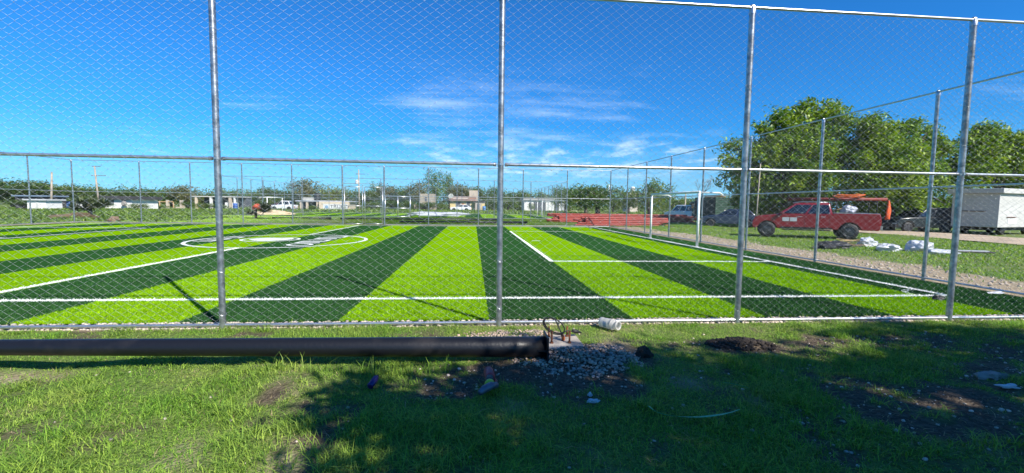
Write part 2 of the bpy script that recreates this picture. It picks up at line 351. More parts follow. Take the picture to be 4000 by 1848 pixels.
fy = T1+.01+(rng.rand(NF)**1.8)*8; fx = -7.2+rng.rand(NF)*(X1+7.2); fx = np.where(rng.rand(NF) < .2, fx-3.5*rng.rand(NF), fx); fx = np.clip(fx, -10, X1)
white = np.zeros(NF, bool)
for (x0, y0, x1, y1) in lines_r: white |= (fx > x0-.005) & (fx < x1+.005) & (fy > y0-.005) & (fy < y1+.005)
lt = (np.floor((fx-SB)/SWD).astype(int) % 2 == 1)
fibres('turf_fibres', fx[lt & ~white], fy[lt & ~white], .03, .008, FIBL)
fibres('turf_fibres', fx[~lt & ~white], fy[~lt & ~white], .03, .008, FIBD)
wx = []; wy = []
for (x0, y0, x1, y1) in lines_r:
    a = (x1-x0)*(y1-y0); n = int(min(9000, a*2200)); wx.append(x0+rng.rand(n)*(x1-x0)); wy.append(y0+rng.rand(n)*(y1-y0))
wx = np.concatenate(wx); wy = np.concatenate(wy); kk = (wx > -12) & (wy < 14)
fibres('turf_fibres', wx[kk], wy[kk], .034, .008, FIBW, .7)
# second pitch beyond
F2Y0, F2Y1 = 44.0, 66.0
F2XL = XA(868, F2Y0); F2XR = XA(2207, F2Y0+1)
turf2 = empty('second_pitch', (0, 0, 0)); tag(turf2, 'striped artificial turf of the second fenced pitch beyond the gate', 'turf', kind='structure')
x = F2XL+.4; q = 0
while x < F2XR-.4:
    x2 = min(x+2.1, F2XR-.3); rect('turf_stripe', x, F2Y0+.3, x2, F2Y1-.3, .03, TURFL if q % 2 else TURFD, turf2); x = x2; q += 1
rect('white_line', F2XL+1.5, F2Y0+1.2, F2XR-1.5, F2Y0+1.36, .036, TURFW, turf2); rect('white_line', F2XL+1.5, F2Y1-1.5, F2XR-1.5, F2Y1-1.34, .036, TURFW, turf2)
for xx in (F2XL+1.5, (F2XL+F2XR)/2, F2XR-1.6): rect('white_line', xx, F2Y0+1.36, xx+.14, F2Y1-1.5, .036, TURFW, turf2)
ring('centre_circle', (F2XL+F2XR)/2, 55, 2.9, 3.05, .037, TURFW, turf2)

# ------------------------------------------------------------------ dirt road
rc = [(28, 130, 3), (26.8, 90, 3.2), (27.5, 68, 3.4), (27.0, 56, 3.6), (27.5, 46, 3.6), (28, 36, 3.6), (29, 27, 3.4), (29.6, 19, 3.2), (28.5, 11, 3.0), (27.5, 2, 2.8), (27, -15, 2.8)]
vs = []; fs = []
P = []
for (a, b) in zip(rc[:-1], rc[1:]):
    for k in range(8): t = k/8; P.append(tuple(a[i]*(1-t)+b[i]*t for i in range(3)))
P.append(rc[-1])
for i, (x, y, w) in enumerate(P):
    for k in range(7):
        s = -1+k/3; e = (float(vnoise(x, y*1.7, 1.3, 21))-.5)*.8 if k in (0, 6) else 0
        vs.append((x+s*w+e, y, .09-.06*abs(s)**3+.02*math.sin(k*2.1)))
for i in range(len(P)-1):
    for k in range(6): a = i*7+k; fs.append((a, a+1, a+8, a+7))
rd = MB().add(vs, fs).build('dirt_road', mat('road_dirt', (.50, .39, .27), .95, 0, .3, 1.2, .5, 8), smooth=True)
tag(rd, 'pale tan dirt road passing behind the parked vehicles', 'road', kind='structure')

# ------------------------------------------------------------------ chain-link panels (shared meshes)
def link_panel(w, h, W=.1325, H=.1005, r=.00135, hooks=True):
    nw = int(round(w/(W/2))); nk = int(h/(H/2))
    dx = w/nw; rx = r*1.35
    sec = np.array([[rx, 0], [0, r], [-rx, 0], [0, -r]]) if hooks else np.array([[rx, -r*.6], [0, r], [-rx, -r*.6]])
    ns = len(sec); Vs = []; Fs = []; base = 0
    for i in range(nw):
        pts = []
        for k in range(nk+1):
            left = (k+i) % 2 == 0
            x = i*dx + (-.0018 if left else dx+.0018); z = k*H/2
            if hooks:
                e = .0026 if left else -.0026
                pts.append((x, -e, z-.0022)); pts.append((x, e, z+.0022))
            else: pts.append((x, 0, z))
        p = np.array(pts, float); p[:, 1] += (vnoise(p[:, 0], p[:, 2], .7, 71)-.5)*.035; wx_ = (vnoise(p[:, 0], p[:, 2], .5, 72)-.5)*.016; wz_ = (vnoise(p[:, 0], p[:, 2], .45, 73)-.5)*.014; p[:, 0] += wx_; p[:, 2] += wz_; ring = np.concatenate([p[:, None, :] + np.concatenate([sec, np.zeros((ns, 1))], 1)[None]], 0)
        n = len(p); Vs.append(ring.reshape(-1, 3)); a = base+(np.arange(n-1)[:, None]*ns+np.arange(ns)[None]); b = base+(np.arange(n-1)[:, None]*ns+(np.arange(ns)[None]+1) % ns)
        Fs.append(np.stack([a, b, b+ns, a+ns], -1).reshape(-1, 4)); base += n*ns
    return np_mesh('mesh_panel', np.concatenate(Vs), np.concatenate(Fs), GALVW, True)
PW = 3.3
PAN_N = link_panel(PW, 2.14); PAN_F = link_panel(PW, 2.14, r=.00115, hooks=False); PAN_FF = link_panel(PW, 2.14, .16, .12, .0011, False)
def cyl_mesh(name, r, h, m, n=14, r2=None):
    b = MB().lathe([(r, 0), (r2 or r, h)], n); b.add([(0, 0, h)], []); me = bpy.data.meshes.new(name); me.from_pydata(b.v, [], b.f)
    me.polygons.foreach_set('use_smooth', [True]*len(me.polygons)); me.materials.append(m); return me
def rail_mesh(name, r, m, n=10):
    vs = []; fs = []
    for x in (0, 1):
        for k in range(n): a = 2*math.pi*k/n; vs.append((x, r*math.cos(a), r*math.sin(a)))
    for k in range(n): fs.append((k, (k+1) % n, n+(k+1) % n, n+k))
    me = bpy.data.meshes.new(name); me.from_pydata(vs, [], fs); me.polygons.foreach_set('use_smooth', [True]*len(fs)); me.materials.append(m); return me
POST = cyl_mesh('post', .038, FH-.02, GALV, 18); POSTG = cyl_mesh('post', .055, FH-.02, GALV, 14)
RAIL = rail_mesh('rail', .0195, GALVB, 12)
capb = MB().lathe([(.043, -.03), (.043, .03), (.036, .05), (.018, .062), (0, .064)], 16)
capb.lathe([(.027, -.02), (.030, 0), (.027, .02)], 12, Matrix.Translation((0, 0, .065)) @ Matrix.Rotation(R(90), 4, 'Y'))
CAP = bpy.data.meshes.new('post_cap'); CAP.from_pydata(capb.v, [], capb.f); CAP.materials.append(GALVB); CAP.polygons.foreach_set('use_smooth', [True]*len(CAP.polygons))
BAND = bpy.data.meshes.new('brace_band'); bb = MB().lathe([(.0395, -.012), (.0415, -.012), (.0415, .012), (.0395, .012)], 16); bb.box((-.012, -.05, -.012), (.012, -.038, .012)); BAND.from_pydata(bb.v, [], bb.f); BAND.materials.append(GALVB)
CUP = bpy.data.meshes.new('rail_cup'); cb = MB().lathe([(.012, 0), (.024, .004), (.025, .04), (.021, .041)], 12, Matrix.Rotation(R(90), 4, 'Y')); CUP.from_pydata(cb.v, [], cb.f); CUP.materials.append(RUST if False else GALV)
def inst(name, me, parent, loc, rz=0, scale=(1, 1, 1)):
    o = bpy.data.objects.new(name, me); link(o, parent); o.location = loc; o.rotation_euler = (0, 0, rz); o.scale = scale; return o
def tie_mesh():
    b = MB(); pts = [(.0405*math.cos(a), .0405*math.sin(a), .028*math.cos(a)) for a in [i/14*2*math.pi*1.02 for i in range(15)]]; b.tube(pts, .0022, 4)
    me = bpy.data.meshes.new('tie_wire'); me.from_pydata(b.v, [], b.f); me.materials.append(GALVB); return me
TIE = tie_mesh()
def fence(label, posts, panel, detail=False, height=FH, gate_bays=(), skip_first=False, group=None, mid=MIDZ, cat='fence', bottom=True, radii=None, name='chain_link_fence'):
    p0 = Vector((*posts[0], 0)); e = empty(name, p0, 0, label, cat, group)
    for i, p in enumerate(posts):
        if i == 0 and skip_first: continue
        l = (p[0]-p0.x, p[1]-p0.y, -.05)
        thick = radii and i in radii
        inst('post', POSTG if thick else POST, e, l, 0, (1, 1, height/FH*1.012)); inst('post_cap', CAP, e, (l[0], l[1], height-.055), 0, (1.4, 1.4, 1) if thick else (1, 1, 1))
        if detail:
            inst('brace_band', BAND, e, (l[0], l[1], mid), 0)
            for q in range(7):
                z = .22+q*.58+random.uniform(-.08, .08)
                inst('tie_wire', TIE, e, (l[0], l[1], z), random.uniform(2.3, 3.3))
    for i, (a, b) in enumerate(zip(posts[:-1], posts[1:])):
        d = Vector((b[0]-a[0], b[1]-a[1])); L = d.length; rz = math.atan2(d.y, d.x); l = (a[0]-p0.x, a[1]-p0.y)
        inst('top_rail', RAIL, e, (l[0], l[1], height), rz, (L, 1, 1))
        n = Vector((-d.y, d.x)).normalized()*.043
        if i in gate_bays:
            inst('gate_header', RAIL, e, (l[0], l[1], 2.95), rz, (L, 1, 1)); up = 2.98
            inst('mesh_panel', panel, e, (l[0]-n.x, l[1]-n.y, up), rz, (L/PW, 1, (height-up)/2.14)); continue
        g = .085 if detail else .0; u = d.normalized()*g
        inst('mid_rail', RAIL, e, (l[0]+u.x, l[1]+u.y, mid), rz, (L-2*g, 1, 1))
        if detail:
            inst('rail_cup', CUP, e, (l[0]+u.x*.62, l[1]+u.y*.62, mid), rz); inst('rail_cup', CUP, e, (l[0]+d.x-u.x*.62, l[1]+d.y-u.y*.62, mid), rz+math.pi)
        if bottom: inst('bottom_rail', RAIL, e, (l[0]+u.x*.4, l[1]+u.y*.4, .045), rz, (L-.8*g, 1, 1))
        nn = n*.55
        inst('mesh_panel', panel, e, (l[0]-nn.x, l[1]-nn.y, .055), rz, (L/PW, 1, (mid-.03-.055)/2.14))
        inst('mesh_panel', panel, e, (l[0]-nn.x*1.25, l[1]-nn.y*1.25, mid-.075), rz, (L/PW, 1, (height-mid+.06)/2.14))
    for ch in e.children:
        if ch.name.startswith('mesh_panel'): ch['kind'] = 'stuff'
    return e
near_posts = [(-13.5, 0), (-9.95, 0), (-6.55, 0), (-3.118, 0), (.351, 0), (3.665, 0), (6.904, 0), (RX, 0)]
fence('tall galvanized chain-link fence running along the gravel strip behind the black pole', near_posts, PAN_N, True)
right_posts = [(RX, 0)]+[(RX, y) for y in (3.471, 6.729, 10.161, 13.521, 16.837, 20.154, 23.38, FY)]
fence('chain-link fence behind the goal, between the turf and the bare earth', right_posts, PAN_F, False, skip_first=True)
far_posts = [(RX, FY)]+[(x, FY) for x in (7.02, 3.696, .393, -3.24, -6.401, -9.329, -12.809, -16.179, -19.613, -22.9, LX)]
fence('long chain-link fence holding the double gate on the far side of the turf', far_posts, PAN_F, gate_bays=(5,), skip_first=True, radii=(5, 6))
fence('chain-link fence at the weedy end of the turf', [(LX, FY), (LX, 24.1), (LX, 20.8), (LX, 17.5), (LX, 14.2)], PAN_F, skip_first=True)
def seg_posts(a, b, n): return [(a[0]+(b[0]-a[0])*k/n, a[1]+(b[1]-a[1])*k/n) for k in range(n+1)]
c1, c2, c3, c4 = (F2XL, F2Y0), (F2XR, F2Y0), (F2XR, F2Y1), (F2XL, F2Y1)
fence('chain-link front fence of the second pitch, facing the double gate', seg_posts(c1, c2, 9), PAN_FF)
fence('chain-link side fence of the second pitch by the white house', seg_posts(c2, c3, 7), PAN_FF, skip_first=True)
fence('chain-link side fence of the second pitch by the spiky shrub and sand heap', seg_posts(c1, c4, 7), PAN_FF, skip_first=True)
fence('chain-link back fence of the second pitch toward the houses', seg_posts(c4, c3, 9), PAN_FF, skip_first=True)
# double gate
def gate_leaf(xa, xb, y, h, lab, grp, posts=True):
    e = empty('gate_leaf', (xa, y, 0), 0, lab, 'gate', grp); w = xb-xa
    f = MB(); r = .026
    for p, q in (((0, 0, .08), (0, 0, h)), ((w, 0, .08), (w, 0, h))): f.tube([p, q], r, 8)
    f.build('gate_stile', GALVB, e, True)
    for z in (.08, h*.5, h): MB().tube([(r, 0, z), (w-r, 0, z)], r*.9, 8).build('gate_bar', GALVB, e, True)
    o = inst('mesh_panel', PAN_F, e, (0, -.02, .1), 0, (w/PW, 1, (h-.12)/2.14)); o['kind'] = 'stuff'
    o = inst('mesh_panel', PAN_F, e, (0.02, .02, .12), 0, (w/PW, 1, (h-.14)/2.14)); o['kind'] = 'stuff'
    for z in (.5, h-.5): MB().box((-.035, -.03, z-.05), (.0, .03, z+.05)).build('hinge', GALV, e)
    return e
gate_leaf(-9.20, -7.93, FY-.0, 2.72, 'galvanized mesh gate leaf closed between the thick gate posts', 'double gate of the far fence')
gate_leaf(-7.78, -6.52, FY-.0, 2.72, 'galvanized mesh gate leaf closed between the thick gate posts', 'double gate of the far fence')
# gate frame of the second pitch
ux0, ux1 = XA(1505, F2Y0-.3), XA(1603, F2Y0-.3)
e = empty('open_frame_gate', (ux0, F2Y0-.3, 0), 0, 'grey tube gate frame with a post in its middle, at the second pitch', 'gate')
w = ux1-ux0
for z in (ZA(1550, 769, F2Y0), ZA(1550, 813, F2Y0), .12): MB().tube([(0, 0, z), (w, 0, z)], .04, 8).build('gate_bar', GALVB, e, True)
for xx in (0, w*.5, w): MB().tube([(xx, 0, 0), (xx, 0, ZA(1550, 765, F2Y0))], .05, 8).build('gate_stile', GALVB, e, True)

# ------------------------------------------------------------------ goals
def goal(label, loc, rz, width, height, depth, m=WHITEP, r=.05):
    e = empty('football_goal', loc, rz, label, 'goal')   # opening faces -x, local y along the goal line
    for y in (-width/2, width/2):
        MB().tube([(0, y, 0), (0, y, height)], r, 12).build('goal_post', m, e, True)
        MB().tube([(0, y, height-.02), (depth*.85, y, height-.02), (depth, y, height-.12)], r*.62, 10).build('back_stay', m, e, True)
        MB().box((-.07, y-.07, -.01), (.07, y+.07, .012)).build('foot_plate', m, e)
    MB().tube([(0, -width/2-r*.9, height), (0, width/2+r*.9, height)], r, 12).build('crossbar', m, e, True)
    return e
goal('white tube football goal on the striped turf in front of the side fence', (8.98, 13.6, 0), 0, 4.7, 2.2, 1.0)
gp = AT(1079, 843, 50); goal('small white football goal at the sandy end of the second pitch', (F2XL+2.2, 51.5, 0), math.pi, 4.2, 2.1, 1.0)
goal('small white football goal near the white house on the second pitch', (F2XR-1.6, 54, 0), 0, 4.2, 2.1, 1.0)

# ------------------------------------------------------------------ grass, weeds, gravel (stuff)
def blades(name, x, y, z, h, w, m, lean=.6, seed=0):
    r = np.random.RandomState(seed); n = len(x); a = r.rand(n)*6.283; b = a+1.57+(r.rand(n)-.5)*.8
    hh = h*(.45+.9*r.rand(n)); ln = hh*lean*(.3+r.rand(n)*1.3); ca, sa, cb_, sb_ = np.cos(a), np.sin(a), np.cos(b), np.sin(b)
    ww = w*(.6+.8*r.rand(n)); V = np.zeros((n, 5, 3))
    for j, (s, t, lf) in enumerate(((-1, 0, 0), (1, 0, 0), (.75, .6, .35), (-.75, .6, .35), (0, 1, 1))):
        up = hh*t*(1 if t < 1 else np.clip(1-.35*lean*r.rand(n), .3, 1))
        V[:, j] = np.stack([x+ca*s*ww+cb_*ln*lf, y+sa*s*ww+sb_*ln*lf, z+up-.004], -1)
    q = np.arange(n)[:, None]*5; F3 = np.concatenate([q+np.array([[0, 1, 2]]), q+np.array([[0, 2, 3]]), q+np.array([[3, 2, 4]])])
    return nobj(name, V.reshape(-1, 3), F3, m)
def keepout(x, y):
    k = ((x > .78) & (x < 1.3) & (y > -1.1) & (y < -.5)) | (((x-1.15)/.62)**2+((y+1.25)/.42)**2 < 1) | (((x-.55)/.6)**2+((y+.55)/.38)**2 < 1)
    return k
N0 = 520000
x = -8+rng.rand(N0)*16.5; y = -4.4+rng.rand(N0)*4.52
vis = (np.abs(x-.09*(y-CY)) < (y-CY)*1.28+.4); vis &= (rng.rand(N0) < np.clip(1.15-.10*(y+4.4), .3, 1))
den = (1-barefield(x, y))*(1-.8*palefield(x, y))*(.35+.9*vnoise(x, y, .22, 31))*(1-.75*sstep(y, -.05, .06))
ok = vis & (rng.rand(N0) < den*.95) & ~(keepout(x, y) & (rng.rand(N0) < .95)); x = x[ok]; y = y[ok]
tall = .022+.034*sstep(vnoise(x, y, .6, 33), .3, .75)+.035*sstep(vnoise(x, y, .18, 34), .62, .9)
tall = tall*(1+.45*sstep(-y, 1.4, 2.6)*sstep(x, -2.5, 0)*sstep(-x, -3.2, -1.2))
fgz = gz(x, y)
g1 = blades('foreground_grass', x, y, fgz, tall, .0024, BLADE, 1.35, 3); tag(g1, 'short tufted green grass in front of the fence', 'grass', kind='stuff')
xd = -7+rng.rand(9000)*15; yd = -4+rng.rand(9000)*4; o = blades('dry_grass', xd, yd, gz(xd, yd), .03+0*xd, .002, BLADEDRY, 2.6, 4); tag(o, 'thin straw and dead grass blades among the green grass', 'grass', kind='stuff')
# tall stems by the lying pole and along the fence line
xt = np.concatenate([-1.9+rng.rand(260)*1.7, rng.rand(500)*12-6]); yt = np.concatenate([-1.62+rng.rand(260)*.12-.05, .05+rng.rand(500)*.25])
o = blades('edge_grass', xt, yt, gz(xt, yt), np.where(yt > 0, .07, .11)*(.6+.8*rng.rand(len(xt))), .0032, BLADE, .6, 9); tag(o, 'taller grass stems beside the black pole and the fence foot', 'grass', kind='stuff')
# lawn and weeds farther off
def field_tufts(name, label, x0, x1, y0, y1, n, h, w, m, ok=None, lean=.8, seed=1, cat='grass'):
    r = np.random.RandomState(seed); x = x0+r.rand(n)*(x1-x0); y = y0+r.rand(n)*(y1-y0); k = np.ones(n, bool) if ok is None else ok(x, y)
    x, y = x[k], y[k]; o = blades(name, x, y, gz(x, y), h*(.5+vnoise(x, y, 2.2, 41)), w, m, lean, seed); tag(o, label, cat, kind='stuff')
def on_road(x, y):
    ry = np.array([p[1] for p in P[::-1]]); rx = np.array([p[0] for p in P[::-1]]); rw = np.array([p[2] for p in P[::-1]])
    return np.abs(x-np.interp(y, ry, rx)) < np.interp(y, ry, rw)-.2
field_tufts('lawn_grass', 'mown green grass between the side fence and the dirt road', 10.7, 30, 2, 34, 90000, .07, .011, BLADE, lambda x, y: (rng.rand(len(x)) < 1-.93*palefield(x, y)) & ~on_road(x, y), .9, 11)
field_tufts('lawn_grass', 'rough grass between the two fenced pitches', -28, 24, 27.3, 43.8, 60000, .13, .016, BLADE, None, .8, 12)
field_tufts('weed_patch', 'thick bright green weeds beyond the far fence', -75, -21.5, 27.6, 72, 60000, .24, .06, WEED, lambda x, y: (x < F2XL-.5) | (y < F2Y0-6), 1.6, 13, 'weeds')
field_tufts('weed_patch', 'thick weeds outside the end fence', -60, -28, 8, 28, 22000, .24, .06, WEED, None, 1.6, 16, 'weeds')
field_tufts('weed_patch', 'green weeds around the second pitch and the far houses', -45, 40, 66.4, 96, 30000, .40, .06, WEED, lambda x, y: ~on_road(x, y), .9, 14, 'weeds')
field_tufts('weed_patch', 'grass and weeds beside the dirt road near the pipes', 13, 50, 34, 80, 22000, .25, .05, WEED, lambda x, y: ~on_road(x, y) & (x > F2XR+.6), .9, 15, 'weeds')
# gravel
def stone_base(seed):
    r = random.Random(seed); bm = bmesh.new(); bmesh.ops.create_icosphere(bm, subdivisions=1, radius=1)
    for v in bm.verts: v.co *= r.uniform(.7, 1.15)
    V = np.array([v.co[:] for v in bm.verts]); F = np.array([[v.index for v in f.verts] for f in bm.faces]); bm.free(); return V, F
SBASE = [stone_base(k) for k in range(6)]
def stones(name, x, y, s, m, label, z=None, flat=.65, seed=2):
    r = np.random.RandomState(seed); n = len(x); Vs = []; Fs = []; b = 0; z = gz(x, y) if z is None else z
    for i in range(n):
        V, F = SBASE[i % 6]; a = r.rand()*6.283; c, sn = math.cos(a), math.sin(a); sc = s[i]*np.array([1, .6+.5*r.rand(), flat*(.7+.5*r.rand())]); v = V*sc
        t = (r.rand()-.5)*.9; ct, st = math.cos(t), math.sin(t)
        v = np.stack([v[:, 0], v[:, 1]*ct-v[:, 2]*st, v[:, 1]*st+v[:, 2]*ct], -1)
        v = np.stack([v[:, 0]*c-v[:, 1]*sn+x[i], v[:, 0]*sn+v[:, 1]*c+y[i], v[:, 2]+z[i]+s[i]*.25], -1); Vs.append(v); Fs.append(F+b); b += len(V)
    o = nobj(name, np.concatenate(Vs), np.concatenate(Fs), m); tag(o, label, 'gravel', kind='stuff'); return o
n = 6500; x = -8+rng.rand(n)*18.2; y = -.02+rng.rand(n)**1.2*.30; k = rng.rand(n) < (.25+1.0*vnoise(x, y, .8, 51))*np.where((x > -3) & (x < -.2), .55, 1)
stones('gravel_strip', x[k], y[k], .014+.016*rng.rand(k.sum()), STONE, 'pale crushed limestone strip along the foot of the fence')
n = 3000; a = rng.rand(n)*6.283; rr = rng.rand(n)**.62*(.72+.5*vnoise(np.cos(a)*2, np.sin(a)*2, .8, 58)); x = np.concatenate([1.14+.66*rr*np.cos(a), .48+.75*rr[:1500]*np.cos(a[:1500])]); y = np.concatenate([-1.27+.5*rr*np.sin(a), -.55+.42*rr[:1500]*np.sin(a[:1500])])
zz = .05*np.exp(-((x-1.15)/.45)**2-((y+1.25)/.35)**2)*rng.rand(len(x))+gz(x, y); k = (rng.rand(len(x)) < .35+1.0*vnoise(x, y, .13, 57)) & ~((x > .82) & (x < 1.26) & (y > -1.08) & (y < -.5))
x, y, zz = x[k], y[k], zz[k]
stones('gravel_heap', x, y, .005+.020*rng.rand(len(x))**1.6, STONE2, 'heap of pale crushed stone spread around the concrete footing', zz)
n = 5200; x = -5+rng.rand(n)*11.5; y = -3.6+rng.rand(n)*3.4; sel = (rng.rand(n) < .28) | ((x > 2.2) & (rng.rand(n) < .8)) | ((x > -.8) & (x < 1.9) & (y < -1.3) & (y > -2.3)); x = x[sel]; y = y[sel]; n = len(x); k = rng.rand(n) < np.clip(.10+barefield(x, y)*.7+palefield(x, y)*.6, 0, 1)
stones('scattered_stones', x[k], y[k], .004+.017*rng.rand(k.sum())**2.4, STONE, 'small pale stones scattered over the dark soil', seed=6)
n = 2600; x = 10.5+rng.rand(n)*4; y = rng.rand(n)*22; k = rng.rand(n) < palefield(x, y)
stones('scattered_stones', x[k], y[k], .015+.03*rng.rand(k.sum())**2, STONE, 'pale rubble lying on the bare earth behind the goal', seed=8)
# soil clods on the mound
n = 420; a = rng.rand(n)*6.283; rr = rng.rand(n)**.7; x = 3.1+.42*rr*np.cos(a); y = -1.0+.2*rr*np.sin(a)
o = stones('soil_heap', x, y, .012+.022*rng.rand(n), SOIL, 'small heap of dark crumbly soil near the fence post', seed=12)

# ------------------------------------------------------------------ foreground things
def gzf(x, y): return float(gz(np.array([x]), np.array([y]))[0])
# lying lamp pole
pe = empty('lamp_pole', (.75, -1.33, 0), 0, 'long black steel lamp pole lying in the grass along the fence', 'pole')
a = Vector((-.005, 0, .142)); b = Vector((-8.2, -.13, .30)); pts = [a.lerp(b, k/24) for k in range(25)]
MB().tube(pts, [.106-.0425*k/24*1.3 for k in range(25)], 28).build('shaft', BLACKP, pe, True)
MB().box((0, -.14, -.0), (.018, .14, .275)).build('base_plate', BLACKP, pe, bevel=.003)
for sy, sz in ((-1, -1), (1, -1), (-1, 1), (1, 1)):
    t = MB().lathe([(.016, 0), (.016, .004)], 10, Matrix.Translation((.0182, sy*.105, .1375+sz*.105)) @ Matrix.Rotation(R(90), 4, 'Y')); t.build('bolt_hole', BLACK, pe)
for sy in (-1, 1): MB().add([(-.004, sy*.107, .13), (-.004, sy*.107, .145), (-.004, sy*.136, .145), (-.004, sy*.136, .13), (-.12, sy*.101, .13), (-.12, sy*.101, .145)], [(0, 1, 2, 3), (0, 3, 4), (1, 5, 2), (2, 5, 4, 3), (0, 4, 5, 1)]).build('gusset', BLACKP, pe)
bl = MB().box((-.2, -.12, -.02), (.2, .12, .243)).build('concrete_block', CONC, bevel=.01, loc=(-6.4, -1.44, 0)); tag(bl, 'concrete block carrying the thin end of the black pole', 'block')
# concrete footing with anchor bolts
ce = empty('concrete_footing', (1.05, -.79, 0), 0, 'low square concrete footing with rusty anchor bolts beside the pole base', 'footing')
pad = MB().prism([(-.25, -.1), (.235, -.1), (.20, .035), (-.215, .035)], -.27, .24).build('pad', CONC, ce, bevel=.008)
for (bx, by, hh, m) in ((-.15, -.1, .15, RUST), (.055, -.1, .15, RUST), (-.14, .15, .13, RUST), (.08, .15, .13, RUST)):
    o = MB().tube([(bx, by, .03), (bx, by, .03+hh)], .0115, 10).build('anchor_bolt', m, ce, True)
    MB().lathe([(.0, .0), (.021, 0), (.021, .016), (0, .016)], 6, Matrix.Translation((bx, by, .036))).build('nut', m, o)
MB().tube([(0, 0, .03), (.004, -.004, .07), (-.012, -.01, .10)], .02, 12).build('conduit', mat('orange_conduit', (.55, .13, .03), .5), ce, True)
pts = []
for k in range(40):
    t = k/39; a = t*2*math.pi*1.9
    pts.append((1.05-.012-.10+(.135-.015*t)*math.cos(a+.2)+.02*t, -.8+.02*math.sin(a*1.3)+.06*t, .20+(.115)*math.sin(a-.6)+.03*math.cos(a)))
pts = [(1.04, -.80, .05), (1.045, -.80, .09)]+pts[4:]+[(1.12, -.72, .13), (1.2, -.66, .1), (1.28, -.62, .08)]
cab = MB().tube(pts, .0075, 8).build('cable_loop', BLACK, smooth=True); tag(cab, 'coiled black electric cable sticking up from the concrete footing', 'cable')
tp = MB().tube([(1.19, -.67, .11), (1.24, -.64, .095), (1.31, -.61, .07)], [.018, .026, .008], 8).build('tape_end', BLACK, cab, True)
# plastic jug on its side
JUG = mat('cloudy_plastic', (.72, .70, .66), .35, 0, .15, 14, .1, 60, transm=.35, trans=.25)
je = empty('plastic_jug', (1.80, -.24, .0), 0, 'empty cloudy plastic jug lying on its side against the bottom rail', 'jug')
je.scale = (.86, .86, .86)
d = Vector((.50, -.74, .03)).normalized(); zq = d.to_track_quat('Z', 'Y').to_matrix().to_4x4(); M = Matrix.Translation((-.13, .12, .085)) @ zq
j = MB().lathe([(0, 0), (.06, 0), (.074, .012), (.076, .05), (.072, .07), (.076, .09), (.076, .17), (.07, .19), (.076, .21), (.077, .245), (.06, .275), (.052, .285), (.05, .31)], 20, M).build('body', JUG, je, True)
MB().lathe([(.05, .302), (.066, .302), (.068, .32), (.066, .338), (.054, .338), (.05, .32)], 20, M).build('rim', JUG, je, True)
MB().lathe([(.066, .212), (.0795, .212), (.0805, .225), (.0795, .238), (.066, .238)], 20, M).build('band', JUG, je, True)
lb = MB(); vs = []
for k in range(6):
    a = R(150+k*14)
    for z in (.10, .16): vs.append(M @ Vector((.0775*math.cos(a), .0775*math.sin(a), z)))
lb.add(vs, [(2*k, 2*k+1, 2*k+3, 2*k+2) for k in range(5)]).build('paper_label', mat('faded_label', (.32, .38, .46), .6), je)
# angle grinder lying in the grass
ge = empty('angle_grinder', (.14, -2.12, gzf(.14, -2.12)+.03), R(8), 'red and black power tool with yellow band lying in the grass', 'power tool')
ge.scale = (1.2, 1.2, 1.2)
RED = mat('tool_red', (.42, .04, .045), .45, 0, .3, 14); DK = mat('tool_dark', (.028, .028, .036), .5, 0, .3, 14); GRY = mat('tool_grey', (.12, .13, .17), .38, .3, .3, 20)
def ell(b, pts, n=12):   # pts: (x,y,z,rx,rz) along y
    vs = []; fs = []
    for (x, y, z, rx, rz) in pts:
        for k in range(n): a = 2*math.pi*k/n; vs.append((x+rx*math.cos(a), y, z+rz*math.sin(a)))
    for i in range(len(pts)-1):
        for k in range(n): fs.append((i*n+k, i*n+(k+1) % n, (i+1)*n+(k+1) % n, (i+1)*n+k))
    fs += [tuple(range(n)), tuple((len(pts)-1)*n+k for k in range(n))]; return b.add(vs, fs)
ell(MB(), [(.03, .19, .05, .028, .03), (.03, .18, .05, .036, .04), (.028, .12, .05, .038, .042), (.022, .06, .05, .036, .04), (.016, .04, .05, .032, .036)]).build('motor_housing', RED, ge, True)
ell(MB(), [(.016, .045, .05, .031, .035), (.006, .0, .048, .030, .033), (0, -.04, .046, .034, .036)]).build('grip', DK, ge, True)
ell(MB(), [(0, -.04, .046, .0365, .039), (-.004, -.068, .045, .0365, .039)]).build('yellow_band', mat('tool_yellow', (.48, .55, .05), .45), ge, True)
MB().tube([(-.09, -.17, .045), (-.05, -.135, .055), (.0, -.10, .058), (.045, -.075, .05)], [.018, .026, .027, .02], 12).build('gear_head', GRY, ge, True)
MB().tube([(.05, .09, .035), (.062, .04, .03), (.045, -.03, .03), (.03, -.06, .035)], .010, 8).build('side_handle', RED, ge, True)
MB().tube([(.05, .185, .05), (.08, .22, .03), (.07, .28, .012), (.10, .33, .01)], .005, 6).build('power_cord', BLACK, ge, True)
# spray can
se = empty('drink_can', (-.845, -1.92, gzf(-.85, -1.92)), R(-14), 'small dark blue and purple can with a pale label in the grass', 'can')
M = Matrix.Translation((0, -.09, .05)) @ Matrix.Rotation(R(-75), 4, 'X')
se.scale = (.9, .9, .9)
MB().lathe([(0, 0), (.026, 0), (.031, .006), (.031, .125), (.026, .138), (.014, .142), (.014, .16), (0, .161)], 18, M).build('body', mat('can_blue', (.035, .022, .13), .3, .3, .3, 9), se, True)
vs = []
for k in range(7):
    a = R(40+k*15)
    for z in (.045, .095): vs.append(M @ Vector((.0318*math.cos(a), .0318*math.sin(a), z)))
MB().add(vs, [(2*k, 2*k+1, 2*k+3, 2*k+2) for k in range(6)]).build('label_patch', mat('can_label', (.60, .45, .80), .4, 0, .5, 40, col2=(.55, .08, .25)), se)
